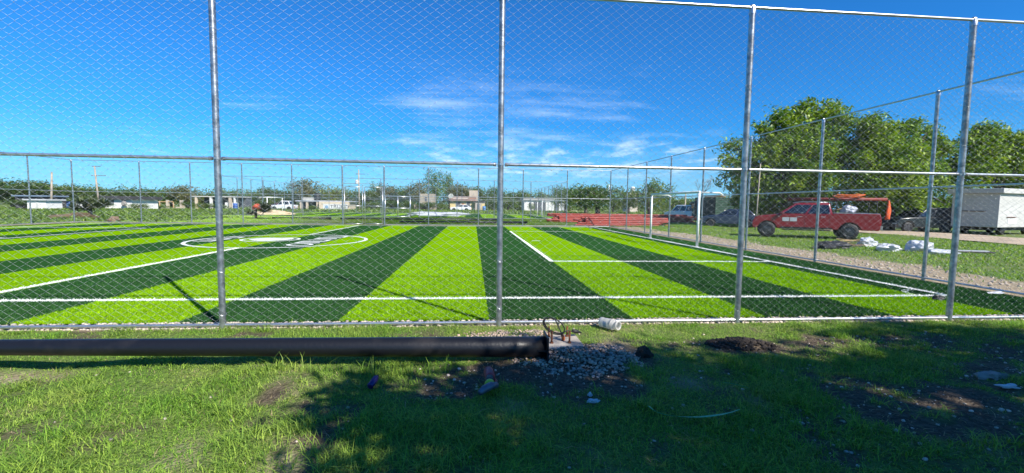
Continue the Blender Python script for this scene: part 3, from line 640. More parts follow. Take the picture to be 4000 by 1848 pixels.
# green straps
STRAP = mat('green_strap', (.08, .46, .22), .45, 0, .2, 10, trans=.15)
def ribbon(name, pts, w, m, label, cat):
    vs = []; fs = []
    for i, p in enumerate(pts):
        p = Vector(p); d = (Vector(pts[min(i+1, len(pts)-1)])-Vector(pts[max(i-1, 0)])).normalized(); n = d.cross(Vector((0, 0, 1))).normalized()
        tw = Vector((0, 0, .35+.3*math.sin(i*.7))); o = (n+tw).normalized()*w/2; vs += [p-o, p+o]
    for i in range(len(pts)-1): fs.append((2*i, 2*i+1, 2*i+3, 2*i+2))
    o = MB().add(vs, fs).build(name, m); s = o.modifiers.new('thick', 'SOLIDIFY'); s.thickness = .001; tag(o, label, cat); return o
def gl(u, v, z=.03): p = G(u, v, z); return (p.x, p.y, p.z+gzf(p.x, p.y)*.5)
ribbon('plastic_strap', [gl(2200+a/1.431, 1200+b/1.431, .06+.015*math.sin(i)) for i, (a, b) in enumerate(((480, 555), (500, 572), (530, 588), (580, 603), (640, 612), (700, 616), (760, 614), (820, 607), (880, 597), (940, 583), (985, 566)))], .024, STRAP, 'long curved green plastic strap lying in the shaded grass', 'strap')
ribbon('plastic_strap', [gl(2200+a/1.431, 1200+b/1.431, .05) for a, b in ((890, 420), (930, 424), (970, 432), (1010, 441), (1035, 449))], .02, STRAP, 'short green plastic strap scrap half hidden in the grass', 'strap')
def crumple(name, loc, sx, sy, sz, m, label, cat, seed=0, sub=3, parent=None):
    r = random.Random(seed); bm = bmesh.new(); bmesh.ops.create_icosphere(bm, subdivisions=sub, radius=1)
    from mathutils import noise
    for v in bm.verts:
        p = v.co.copy(); f = 1+.55*noise.noise(p*1.6+Vector((seed*3.1, 0, 0)))+.3*noise.noise(p*4.3+Vector((0, seed, 0))); v.co = Vector((p.x*sx*f, p.y*sy*f, max(p.z, -.55)*sz*f))
    me = bpy.data.meshes.new(name); bm.to_mesh(me); bm.free(); me.materials.append(m); o = bpy.data.objects.new(name, me); link(o, parent); o.location = loc
    if label: tag(o, label, cat)
    return o
WPL = mat('white_plastic_film', (.60, .62, .66), .4, 0, .12, 12, .3, 30, trans=.2)
p = G(2200+168/1.431, 1200+545/1.431); crumple('paper_scrap', (p.x, p.y, gzf(p.x, p.y)+.02), .05, .025, .016, WPL, 'crumpled white paper scrap on the dark soil', 'litter', 3)
p = G(2200+150/1.431, 1200+515/1.431); crumple('paper_scrap', (p.x, p.y, gzf(p.x, p.y)+.02), .018, .02, .02, WPL, 'tiny torn white paper bit beside the crumpled scrap', 'litter', 4)
p = G(2200+2485/1.431, 1200+472/1.431); e = crumple('torn_packet', (p.x, p.y, gzf(p.x, p.y)+.03), .09, .035, .018, WPL, 'flattened white packet lying near the grey rock', 'litter', 7)
p = G(2200+2390/1.431, 1200+405/1.431); crumple('rock', (p.x, p.y, gzf(p.x, p.y)+.0), .13, .07, .06, mat('grey_rock', (.30, .27, .24), .9, 0, .35, 12, .5, 40), 'flat grey rock half sunk in the shaded soil', 'rock', 9)
p = G(2200+450/1.431, 1200+285/1.431); crumple('soil_clod', (p.x, p.y, gzf(p.x, p.y)+.03), .09, .065, .065, SOIL, 'large dark clod of earth at the edge of the stone heap', 'soil clod', 11)
p = G(3665, 1173); b = crumple('black_bag', (p.x, p.y, .035), .10, .06, .06, BLACK, 'small black lump lying on the turf near the corner mark', 'bag', 13)
p = G(3890, 1150); crumple('paper_scrap', (p.x, p.y, .03), .16, .05, .03, WPL, 'white sheet scrap at the turf edge by the side fence', 'litter', 15)

# ------------------------------------------------------------------ trees
def crown_mesh(name, blobs, n, size, m, seed, per=9, spread=.28, shell=.55, rag=1., keep=None):
    r = np.random.RandomState(seed); vol = np.array([b[3]*b[4]*b[5] for b in blobs])**.8; cnt = (n/per*vol/vol.sum()).astype(int)+1; C = []
    for b, k in zip(blobs, cnt):
        d = r.normal(size=(k, 3)); d /= np.linalg.norm(d, axis=1)[:, None]; rad = (shell+(rag-shell)*r.rand(k)**(.6 if rag == 1 else .9))[:, None]
        rad *= (1+.22*(vnoise(d[:, 0]*2+b[0], d[:, 1]*2+d[:, 2]*1.7, .7, seed % 7+60)-.5)*2)[:, None]
        c = d*rad*np.array(b[3:6])+np.array(b[:3]); C.append(c[c[:, 2] > b[2]-b[5]*.85])
    C = np.concatenate(C)
    if keep is not None: C = C[keep(C)]
    C = np.repeat(C, per, 0); n = len(C); C = C+r.normal(size=(n, 3))*size*spread*4*np.array([1, 1, .7])
    ax = r.normal(size=(n, 3)); ax[:, 2] *= .6; ax /= np.linalg.norm(ax, axis=1)[:, None]; up = r.normal(size=(n, 3))*.7+np.array([0, 0, 1]); sd = np.cross(ax, up); sd /= np.linalg.norm(sd, axis=1)[:, None]+1e-9
    L = (size*(.6+.7*r.rand(n)))[:, None]; w = L*.36; dr = np.array([0, 0, -.25])*L
    V = np.stack([C-ax*L*.5, C+sd*w*.5, C+ax*L*.5+dr, C-sd*w*.5], 1).reshape(-1, 3)
    return np_mesh(name, V, np.arange(n*4).reshape(-1, 4), m)
def limbs(b, base, top, r0, targets, seed, n=8):
    r = random.Random(seed); pts = []
    for k in range(6):
        t = k/5; pts.append(Vector(base).lerp(Vector(top), t)+Vector((r.uniform(-.06, .06), r.uniform(-.06, .06), 0))*(top[2]-base[2])*.5*(t*(1-t)*4))
    b.tube(pts, [r0*(1.25-.75*k/5) for k in range(6)], n)
    for tg in targets:
        s = pts[r.choice((3, 4, 5))]; e = Vector(tg); mid = s.lerp(e, .5)+Vector((r.uniform(-.3, .3), r.uniform(-.3, .3), (e-s).length*.12))
        b.tube([s, mid, e], [r0*.45, r0*.28, r0*.08], 6)
    return b
def make_tree(name, label, loc, h, rad, m, seed, group=None, leaves=2600, size=.42, trunk=.35, nb=9, lift=.35, cat='tree', squash=1.0, per=9, shell=.5):
    r = random.Random(seed); e = empty(name, loc, 0, label, cat, group); blobs = []
    zc = h*lift+(h*(1-lift))*.5; rz_ = h*(1-lift)*.5
    for k in range(nb):
        a = 2*math.pi*k/nb*2.4+r.uniform(-.4, .4); q = r.uniform(.15, .68)*rad; br = r.uniform(.34, .52)*rad; z = zc+r.uniform(-.55, .62)*rz_*(1-.35*q/rad)
        blobs.append((q*math.cos(a), q*math.sin(a), z, br, br, br*.72*squash))
    o = bpy.data.objects.new('crown', crown_mesh('crown', blobs, leaves, size, m, seed, per, shell=shell)); link(o, e)
    limbs(MB(), (0, 0, -.1), (r.uniform(-.1, .1)*rad, r.uniform(-.1, .1)*rad, zc), trunk, [bb[:3] for bb in blobs], seed).build('trunk', BARK, e, True)
    return e
# shade tree standing behind the photographer's right shoulder
sh = empty('shade_tree', (5.9, -8.35, 0), 0, 'broad leafy tree behind the viewpoint that shades the foreground grass', 'tree')
SHB = [(-1.2, 1.2, 4.3, 2.3, 1.6, 1.0), (1.0, 1.5, 4.6, 2.2, 1.7, 1.1), (-2.95, 1.75, 4.2, 1.25, 1.1, .6), (-1.4, 2.2, 4.2, 1.0, .8, .5), (3.0, 1.4, 4.7, 2.0, 1.7, 1.1), (-.6, -.9, 5.0, 2.4, 1.7, 1.2), (2.2, -.6, 5.4, 2.4, 1.8, 1.2), (-1.6, -1.3, 4.6, 1.6, 1.5, 1.0), (.6, .2, 6.0, 2.3, 2.0, 1.1), (4.6, .2, 5.0, 1.8, 1.6, 1.0), (2.6, 2.9, 4.4, 1.3, .8, .6), (4.4, 2.4, 5.3, 1.3, .8, .6)]
GAPS = [(2.2, -.40, 1.55, .50, 0), (3.75, -1.22, .95, .12, -18), (2.65, -2.15, .14, .08, 0), (2.4, -2.66, .26, .04, -15), (4.7, -2.4, .4, .16, 0), (5.4, -.5, .9, .14, -10), (4.5, -.95, .7, .10, -12), (.8, -.95, .42, .14, 10), (1.3, -2.02, .26, .12, 0), (-.45, -1.8, .24, .12, 0), (.3, -2.9, .2, .1, 0), (1.5, -3.1, .3, .12, 0), (5.6, -1.6, .5, .12, -15)]
_r = random.Random(19)
GAPS += [(_r.uniform(2.4, 5.8), _r.uniform(-2.9, -.7), _r.uniform(.15, .42), _r.uniform(.05, .13), _r.uniform(-30, 10)) for _ in range(18)]+[(_r.uniform(-.6, 2.2), _r.uniform(-3.2, -1.7), _r.uniform(.04, .10), _r.uniform(.02, .05), 0) for _ in range(8)]
def open_crown(C):   # clumps left out where the crown has holes, so that sun flecks reach the grass
    hx = C[:, 0]+5.9-SUNV.x/SUNV.z*C[:, 2]; hy = C[:, 1]-8.35-SUNV.y/SUNV.z*C[:, 2]
    k = ~((hx < -1.3) | ((hy > -1.5) & (hx < .45)))
    for (cx, cy, rx, ry, ro) in GAPS:
        c, s_ = math.cos(R(ro)), math.sin(R(ro)); dx, dy = hx-cx, hy-cy; k &= ((dx*c+dy*s_)/(rx+.10))**2+((-dx*s_+dy*c)/(ry+.10))**2 > 1
    return k
o = bpy.data.objects.new('crown', crown_mesh('crown', SHB, 46000, .22, LEAFN, 77, 24, .19, .1, keep=open_crown)); link(o, sh)
limbs(MB(), (0, 0, -.1), (.2, .2, 3.9), .3, [b[:3] for b in SHB], 77, 10).build('trunk', BARK, sh, True)
sh2 = copy_tree(sh); sh2.location = (14.2, -11.2, 0); sh2.rotation_euler = (0, 0, 2.3); sh2.scale = (1.1, 1.1, 1.15); tag(sh2, 'extra leafy tree added unseen behind the viewpoint to shade the bare soil', 'tree')  # unseen extra tree, added to block sky light and shade the right side
# big trees behind the parked vehicles
def big_tree(label, loc, blobs, leaves, m, seed, size=.26, trunk=.32, th=3.2):
    e = empty('broadleaf_tree', loc, 0, label, 'tree'); o = bpy.data.objects.new('crown', crown_mesh('crown', blobs, leaves, size, m, seed, 45, .22, .5, 1.28)); link(o, e)
    limbs(MB(), (0, 0, -.1), (.1, .1, th), trunk, [b[:3] for b in blobs], seed, 10).build('trunk', BARK, e, True); return e
def blobs_px(spec, loc, Y, ry=None):   # (u, v, radius px) on the plane Y -> local blobs
    out = []; rr_ = random.Random(len(spec)); sat = []
    for (u, v, rp, dy) in spec:
        if v < 690:
            for _ in range(2): a = rr_.uniform(.35, 2.8); q = rr_.uniform(.95, 1.2)*rp; sat.append((u+q*math.cos(a), v-q*math.sin(a)*.9, rp*rr_.uniform(.2, .34), dy))
    for (u, v, rp, dy) in list(spec)+sat:
        Yq = Y+dy; p = AT(u, v, Yq); k = (p-Vector((0, CY, CH))).dot(CROT @ Vector((0, 0, -1)))/FPX; rr = rp*k*(.74 if rp > 30 else 1.)
        out.append((p.x-loc[0], p.y-loc[1], p.z, rr, rr, rr*.85))
    return out
L1 = (XA(3080, 27), 27, 0)
big_tree('wide leafy green tree behind the red pickup, branching low', L1, blobs_px([(2960, 620, 90, 0), (2900, 700, 80, 1), (3040, 540, 80, 0), (3110, 500, 70, 0), (3250, 450, 50, 0), (3200, 470, 40, 0), (3150, 600, 110, -1), (3260, 560, 100, 0), (3060, 690, 110, 0), (3200, 720, 110, -1), (2960, 760, 90, 1), (3330, 640, 110, -.5), (3120, 450, 38, 0), (3050, 470, 36, 0), (3300, 480, 40, 0), (3330, 780, 80, 1), (3100, 790, 90, 2), (2900, 800, 60, 2), (3000, 830, 70, 3), (3200, 830, 80, 3), (3170, 430, 30, 0), (2870, 640, 40, 0), (2990, 500, 36, 0)], L1, 27), 42000, LEAFN, 101, .33)
L2 = (XA(3480, 25), 25, 0)
big_tree('leafy green tree over the black car between pickup and trailer', L2, blobs_px([(3420, 560, 75, 0), (3400, 500, 50, 0), (3480, 520, 45, .5), (3530, 505, 40, .5), (3560, 600, 80, 0), (3480, 650, 110, -1), (3600, 690, 90, 0), (3420, 720, 90, -1), (3540, 760, 80, -1), (3640, 600, 60, 1), (3620, 540, 45, 1), (3380, 800, 60, 1), (3600, 800, 45, 0), (3480, 830, 70, 3), (3620, 830, 70, 3), (3400, 850, 50, 3), (3700, 800, 60, 4)], L2, 25), 34000, LEAFN, 102, .33)
L3 = (XA(3900, 29), 29, 0)
big_tree('dark tree spreading above the white trailer roof', L3, blobs_px([(3800, 640, 90, 0), (3760, 720, 80, 0), (3880, 600, 80, 0), (3870, 530, 50, 0), (3780, 560, 40, 0), (3960, 590, 80, 0), (3930, 680, 90, 0), (4050, 640, 120, 0), (4000, 730, 80, 0), (3700, 660, 60, 1), (3850, 510, 26, 0), (4120, 560, 90, 0)], L3, 29), 28000, LEAFN, 103, .34)
# far belt of trees: prototypes copied
PROTO = []
for k, (m, lv, sz, nb, sq) in enumerate(((LEAF[0], 2600, .5, 9, 1.), (LEAF[1], 2600, .5, 10, 1.), (LEAF[2], 2400, .48, 8, 1.), (LEAF[3], 2300, .5, 9, 1.1), (LEAF[4], 2400, .46, 7, 1.15), (LEAF[1], 2200, .5, 8, .9))):
    PROTO.append(make_tree('broadleaf_tree', 'x', (0, -3000-20*k, 0), 7., 3.6, m, 300+k, leaves=lv, size=sz, nb=nb, lift=.08, squash=sq))
belt = []  # (u, v_top, Y, width px, proto, kind)
for u, v, Y, w, p in [(-40, 680, 75, 170, 0), (60, 690, 80, 170, 0), (150, 700, 85, 120, 1), (235, 712, 90, 110, 0), (300, 716, 88, 100, 0), (345, 714, 92, 110, 1), (430, 730, 95, 120, 0), (500, 736, 98, 90, 5), (555, 728, 100, 90, 0), (610, 748, 105, 90, 5), (672, 730, 100, 90, 1), (735, 718, 98, 100, 3), (790, 748, 102, 70, 5), (850, 750, 104, 80, 0), (895, 732, 106, 80, 1), (960, 748, 110, 80, 5),
                        (1015, 740, 108, 90, 1), (1048, 722, 112, 60, 0), (1100, 732, 112, 100, 0), (1150, 738, 110, 90, 5), (1205, 692, 108, 110, 3), (1300, 710, 108, 110, 2), (1360, 735, 112, 70, 1), (1430, 735, 112, 90, 0), (1470, 706, 114, 60, 1), (1530, 718, 114, 90, 3), (1590, 722, 112, 90, 1), (1640, 704, 108, 80, 3), (1700, 662, 112, 75, 4), (1755, 676, 116, 60, 4), (1790, 712, 112, 90, 3), (1830, 718, 116, 90, 0), (1890, 722, 118, 80, 1), (1930, 730, 118, 80, 4), (1985, 742, 120, 80, 5), (2030, 740, 120, 80, 0), (2085, 738, 118, 90, 1), (2140, 745, 122, 90, 5), (2180, 728, 124, 70, 4), (2225, 722, 118, 55, 0)]:
    belt.append((u, v, Y, w, p, 'far belt of trees behind the houses'))
NAMES = ['dense dark green tree in the far belt behind the houses', 'mid green rounded tree in the far belt behind the houses', 'yellow-green tree in the far belt beside the sign wall', 'brownish olive tree in the far belt behind the houses', 'light green feathery tree standing out of the far belt', 'low bushy green tree in the far belt behind the houses']
def place_tree(u, v, Y, w, p, label, grp):
    c = copy_tree(PROTO[p]); x = XA(u, Y); h = ZA(u, v, Y); k = (AT(u, 800, Y)-Vector((0, CY, CH))).dot(CROT @ Vector((0, 0, -1)))/FPX
    wd_ = w*k*1.25; c.location = (x, Y, 0); c.rotation_euler = (0, 0, random.uniform(0, 6.28)); c.scale = (wd_/7.2, wd_/7.2, h/7.0); tag(c, label, 'tree', grp); return c
for (u, v, Y, w, p, g) in belt: place_tree(u, v, Y, w, p, NAMES[p], g)
for (u, v, Y, w, p, lab) in [(540, 792, 70, 50, 1, 'round shrub at the corner of the white house'), (395, 790, 69, 60, 0, 'shrub in front of the white house wall'), (625, 800, 84, 60, 5, 'low shrub before the roofless ruin'), (735, 785, 82, 40, 0, 'dark shrub between the ruin and the open-fronted house'), (795, 790, 82, 50, 1, 'shrub growing between the open house pillars'), (855, 792, 82, 50, 5, 'leafy shrub before the open house wall'), (1225, 800, 78, 30, 1, 'small shrub at the workshop pillars'), (1600, 782, 96, 60, 1, 'shrub beside the unfinished block house'), (1660, 785, 93, 80, 0, 'broad shrub before the unfinished block house'), (1725, 780, 95, 50, 5, 'shrub between the unfinished house and the yellow house'), (1925, 775, 96, 50, 0, 'dark shrub beside the grey annexe'), (1985, 770, 100, 70, 1, 'bushy tree between the annexe and the bungalow'), (2075, 795, 101, 30, 4, 'small bright shrub by the bungalow window'), (90, 775, 62, 60, 0, 'dark shrub beside the white hut'), (250, 775, 74, 70, 0, 'dark bushy tree behind the leaning pole'), (310, 770, 76, 60, 1, 'bushy tree behind the spiky shrub'), (1380, 780, 90, 50, 0, 'shrub at the end of the sign wall'), (1450, 785, 95, 70, 1, 'low tree seen through the double gate'), (1530, 780, 95, 70, 0, 'dark low tree right behind the second gate frame'), (2290, 712, 70, 110, 1, 'x'), (2335, 706, 62, 150, 0, 'rounded dark tree standing where the dirt road bends'), (2210, 735, 78, 90, 4, 'bright green leafy tree beside the white house with dark doors'), (2395, 760, 90, 60, 5, 'low bush at the far bend of the dirt road'), (2455, 728, 80, 90, 1, 'mid green tree in front of the hill building'), (2540, 690, 66, 130, 1, 'tall rounded tree behind the far goal post, near the road'), (2630, 745, 72, 110, 5, 'bushy tree behind the white van'), (2700, 770, 76, 110, 0, 'dark hedge-like tree behind the van roof'), (2780, 755, 80, 110, 5, 'bushy tree behind the stake truck'), (2850, 750, 70, 90, 1, 'rounded tree between the truck and the big leafy tree')]:
    if lab == 'x': lab = 'leafy tree with yellowish low foliage beside the pipe heap road'
    place_tree(u, v, Y, w, p, lab, None)
for pr in PROTO:
    for ch in list(pr.children): bpy.data.objects.remove(ch)
    bpy.data.objects.remove(pr)
# understorey hedge mass behind the houses (reads as one mass)
hb = []
for k in range(70):
    u = -250+k*48; Y = 118+random.uniform(-6, 10); p = AT(u, 800, Y); hb.append((p.x, p.y, 1.9+random.uniform(-.5, .8), 4.2, 2.5, 2.3+random.uniform(-.4, .5)))
o = bpy.data.objects.new('far_woodland', crown_mesh('far_woodland', hb, 26000, .75, LEAF[0], 900, 8, .3, .6)); link(o); tag(o, 'unbroken band of low woodland along the horizon', 'woodland', kind='stuff')
# bare tree
e = empty('bare_tree', (XA(2722, 84), 84, 0), 0, 'leafless tree with thin spreading branches above the hedge', 'tree'); b = MB(); r = random.Random(8)
def branch(p, d, L, rad, lv):
    q = p+d*L; m_ = p.lerp(q, .5)+Vector((r.uniform(-.1, .1), r.uniform(-.1, .1), r.uniform(0, .12)))*L; b.tube([p, m_, q], [rad, rad*.8, rad*.55], 5)
    if lv > 0:
        for _ in range(3 if lv > 1 else 4):
            nd = (d+Vector((r.uniform(-.9, .9), r.uniform(-.9, .9), r.uniform(-.15, .55)))).normalized(); branch(q, nd, L*r.uniform(.55, .8), rad*.55, lv-1)
branch(Vector((0, 0, 0)), Vector((.05, 0, 1)), 3.0, .15, 4); b.build('trunk', mat('grey_bark', (.30, .27, .24), .9, 0, .3, 5), e, True)
# spiky shrubs (yucca)
def yucca(label, loc, h, n, m, seed, stem=True):
    e = empty('spiky_shrub', loc, 0, label, 'shrub'); r = np.random.RandomState(seed); V = []; F = []
    for c in range(7):
        cx, cy_, cz = (r.rand()-.5)*h*1.1, (r.rand()-.5)*h*.5, h*(.2+.42*r.rand())
        for k in range(n):
            d = r.normal(size=3); d[2] = abs(d[2])*.8-.15; d /= np.linalg.norm(d); L = h*.42*(.7+.5*r.rand()); s = np.cross(d, [0, 0, 1]); s /= np.linalg.norm(s)+1e-6; o_ = np.array([cx, cy_, cz]); i = len(V)
            V += [o_-s*.045*h/2.2, o_+s*.045*h/2.2, o_+d*L*.6+s*.04*h/2.2, o_+d*L*.6-s*.04*h/2.2, o_+d*L+np.array([0, 0, -.1*L])]; F += [(i, i+1, i+2), (i, i+2, i+3), (i+3, i+2, i+4)]
    nobj('leaves', np.array(V), np.array(F), m, e); MB().tube([(0, 0, -.1), (0, 0, h*.5)], h*.06, 8).build('trunk', BARK, e, True); return e
YL = leafm('yucca_leaf', (.055, .085, .028), (.09, .12, .04), .2, .4, 2)
p = G(985/2.784, 640+590/2.784); yucca('large spiky dark green shrub in the weeds beyond the far fence', (p.x, p.y, 0), 2.3, 110, YL, 5)
p = G(1000, 855); yucca('spiky grey-green shrub beside the corner of the second pitch', (p.x, p.y, 0), 1.9, 110, leafm('spike_leaf', (.045, .07, .028), (.08, .10, .045), .2, .4, 2), 6)
p = G(1680/2.5+40, 862); crumple('sandy_rock', (G(445, 868).x, G(445, 868).y, .12), .35, .3, .28, mat('brown_rock', (.22, .15, .10), .9, 0, .3, 4, .5, 10), 'brown rock lying at the far edge of the turf', 'rock', 21)
p = G(290, 858); crumple('earth_heap', (p.x, p.y, .12), 1.5, .7, .42, mat('brown_earth', (.16, .11, .06), .95, 0, .4, 2, .6, 8), 'low heap of brown earth in the weeds', 'earth heap', 22)
p = G(1075, 838); crumple('sand_heap', (p.x, p.y-1, .12), 2.5, 1.2, .42, mat('sand', (.60, .47, .30), .95, 0, .2, 3, .3, 20), 'low heap of tan sand beside the second pitch', 'sand heap', 23)

# ------------------------------------------------------------------ utility poles
def upole(label, u, vb, vt, Y, lean=0., arms=(), tr=False, r0=.15, m=None):
    x = XA(u, Y); h = ZA(u, vt, Y); e = empty('utility_pole', (x, Y, 0), 0, label, 'utility pole')
    MB().tube([(0, 0, -.2), (lean*h, 0, h)], [r0, r0*.7], 10).build('pole', m or mat('pole_wood', (.42, .36, .28), .9, 0, .3, 3, .3, 20), e, True)
    for z, w in arms: MB().box((lean*z-w*.3, -.05, z-.05), (lean*z+w*.7, .05, z+.05)).build('cross_arm', mat('arm_metal', (.2, .19, .18), .7, .3), e)
    if tr: MB().lathe([(0, 0), (.26, 0), (.28, .1), (.28, .75), (.2, .85), (0, .88)], 12, Matrix.Translation((-.42, -.1, h-2.9))).build('transformer', mat('transformer_grey', (.62, .64, .66), .5), e, True)
    return e
upole('leaning pale concrete utility pole beside the white hut', 199, 805, 673, 64, .07)
upole('utility pole with two cross arms behind the spiky shrub', 388, 790, 650, 72, -.06, ((5.4, 2.2), (6.9, 1.3)))
upole('utility pole carrying a grey transformer beyond the double gate', 1404, 825, 662, 84, -.01, ((7.2, 1.8),), True)
upole('thin white post standing beside the dirt road', 2381, 826, 722, 62, -.03, r0=.08, m=WHITEP)
upole('pale wooden post behind the white van roof', 2676, 800, 757, 56, .01, r0=.12)
upole('thin pale pole in front of the big leafy tree', 2955, 860, 640, 24, .03, r0=.05)

# ------------------------------------------------------------------ pipes and poles on the ground
PIPE = mat('red_conduit', (.34, .050, .034), .55, 0, .25, 3, .2, 30)
def ribbed(L, r):
    n = int(L/.35); pts = []; rad = []
    for k in range(n+1):
        pts += [(k/n*L, 0, 0), (k/n*L+.12, 0, 0)]; rad += [r, r*1.06]
    return MB().tube(pts, rad, 8)
pm = {}
for L in (6.6, 13.5):
    o = ribbed(L, .075).build('conduit_pipe', PIPE, smooth=True); pm[L] = o.data; bpy.data.objects.remove(o)
def pile(x0, y0, L, n, label, grp, ang):
    rows = []; k = 0; lay = 0; base = n
    r = random.Random(int(x0*10))
    while k < base and lay < 6:
        cnt = max(3, int(n*.30)-lay)
        for q in range(cnt):
            if k >= base: break
            o = bpy.data.objects.new('conduit_pipe', pm[L]); link(o); yy = y0+q*.17+lay*.085+r.uniform(-.02, .02)
            o.location = (x0+r.uniform(-.7, .5), yy, .085+lay*.135); o.rotation_euler = (r.uniform(0, 3), 0, ang+r.uniform(-.012, .012)); tag(o, label, 'pipe', grp); k += 1
        lay += 1
pile(7.6, 35.2, 13.5, 19, 'long red conduit pipe in the larger back heap by the road', 'red pipes in the back heap', .02)
pile(8.6, 28.3, 6.6, 15, 'shorter red conduit pipe in the front heap at the far fence', 'red pipes in the front heap', -.02)
for (u0, u1, v, lab) in ((1064, 1292, 858, 'black steel pole lying before the sand heap'), (1330, 1960, 862, 'black steel pole lying across the second pitch front'), (1560, 2058, 874, 'black flanged pole lying just outside the far fence')):
    a = G(u0, v); b_ = G(u1, v); yy = (a.y+b_.y)/2; a = AT(u0, v, yy); b_ = AT(u1, v, yy); e = empty('lamp_pole', (b_.x, yy, 0), 0, lab, 'pole'); L = b_.x-a.x
    MB().tube([(0, 0, .14), (-L, 0, .12)], [.11, .07], 12).build('shaft', BLACKP, e, True); MB().box((0, -.15, 0), (.02, .15, .3)).build('base_plate', BLACKP, e)

# ------------------------------------------------------------------ vehicles
def vehicle(name, label, cat, loc, heading, L, Wd, prof, zb, wx, wr, cab, paint, glass=GLASS, win=((.05, .47), (.53, .95)), roofin=.16, lights=True, bevel=.05, group=None, handles=True, tail=True):
    """local x forward, y left; prof: top outline (x,z) from rear to front; cab=(xb0,xr0,xr1,xb1,zbelt,zroof)"""
    e = empty(name, loc, heading, label, cat, group); hw = Wd/2
    arc = []
    for cx in wx:
        for k in range(9): a = math.pi-math.pi*k/8; arc.append((cx+(wr+.07)*math.cos(a), max(zb, wr*.98+(wr+.07)*math.sin(a))))
    poly = [(prof[0][0], zb+.12), (prof[0][0]+.06, zb)]+arc+[(prof[-1][0]-.06, zb), (prof[-1][0], zb+.12)]+list(reversed(prof))
    body = MB().prism(poly, -hw, hw).build('body', paint, e, bevel=bevel); smooth_angle(body, 30)
    MB().box((prof[0][0]+.25, -hw+.14, zb+.02), (prof[-1][0]-.25, hw-.14, wr*2+.12)).build('underbody', BLACK, e)
    if cab:
        xb0, xr0, xr1, xb1, z0, z1 = cab; hb = hw-.035; ht = hw-roofin
        vs = [(xb0, -hb, z0), (xb1, -hb, z0), (xb1, hb, z0), (xb0, hb, z0), (xr0, -ht, z1), (xr1, -ht, z1), (xr1, ht, z1), (xr0, ht, z1)]
        c = MB().add(vs, [(3, 2, 1, 0), (4, 5, 6, 7), (0, 1, 5, 4), (1, 2, 6, 5), (2, 3, 7, 6), (3, 0, 4, 7)]).build('cabin', paint, e, bevel=.07); smooth_angle(c, 40)
        V = [Vector(v) for v in vs]
        def pane(nm, a, b, c_, d, s0, s1, t0, t1, off):
            f = lambda s, t: (a.lerp(b, s)).lerp(d.lerp(c_, s), t)+off
            nmrm = (b-a).cross(d-a).normalized()*.012
            q = [f(s0, t0), f(s1, t0), f(s1, t1), f(s0, t1)]; MB().add([p for p in q]+[p+nmrm for p in q], [(0, 1, 2, 3), (4, 5, 6, 7), (0, 1, 5, 4), (1, 2, 6, 5), (2, 3, 7, 6), (3, 0, 4, 7)]).build(nm, glass, e)
        for (s0, s1) in win:
            pane('side_window', V[3], V[2], V[6], V[7], s0, s1, .10, .84, Vector((0, .008, .0))); pane('side_window', V[0], V[1], V[5], V[4], s0, s1, .10, .84, Vector((0, -.008, 0)))
        pane('windscreen', V[1], V[2], V[6], V[5], .07, .93, .08, .9, Vector((.008, 0, 0))); pane('rear_window', V[3], V[0], V[4], V[7], .09, .91, .14, .86, Vector((-.008, 0, 0)))
    for cx in wx:
        for s in (-1, 1):
            M = Matrix.Translation((cx, s*(hw-.10), wr)) @ Matrix.Rotation(R(90), 4, 'X'); t = .11
            w_ = MB().lathe([(wr*.58, -t), (wr*.9, -t), (wr, -t*.7), (wr, t*.7), (wr*.9, t), (wr*.58, t), (wr*.58, -t)], 20, M).build('wheel', BLACK, e, True)
            rm = MB().lathe([(0, s*-.085), (wr*.16, s*-.09), (wr*.5, s*-.06), (wr*.6, s*-.1), (wr*.6, s*.09)], 20, M)
            for k in range(6):
                a = k*math.pi/3; rm.box((-.03, 0, s*-.096-.008), (.03, wr*.54, s*-.096+.008), M @ Matrix.Rotation(a, 4, 'Z'))
            rm.build('rim', mat('rim_metal', (.10, .10, .105), .45, .6, .3, 8), w_)
    if lights:
        zt = prof[0][1]; zf = prof[-1][1]
        for s in (-1, 1):
            if tail: MB().box((prof[0][0]-.015, s*(hw-.09)-.08, zt-.42), (prof[0][0]+.1, s*(hw-.09)+.088, zt-.08)).build('tail_light', mat('tail_red', (.45, .02, .02), .25, 0, .2, 3, coat=.5), e, bevel=.01)
            MB().box((prof[-1][0]-.12, s*(hw-.22)-.16, zf-.26), (prof[-1][0]+.012, s*(hw-.22)+.16, zf-.08)).build('headlight', mat('lamp_clear', (.75, .76, .78), .15, 0, .1, 3, coat=.5), e, bevel=.01)
    MB().box((prof[0][0]-.10, -hw+.05, zb+.05), (prof[0][0]+.02, hw-.05, zb+.24)).build('rear_bumper', mat('bumper_grey', (.42, .42, .40), .35, .6, .3, 6), e, bevel=.02)
    MB().box((prof[-1][0]-.02, -hw+.04, zb+.03), (prof[-1][0]+.09, hw-.04, zb+.25)).build('front_bumper', DK, e, bevel=.02)
    return e
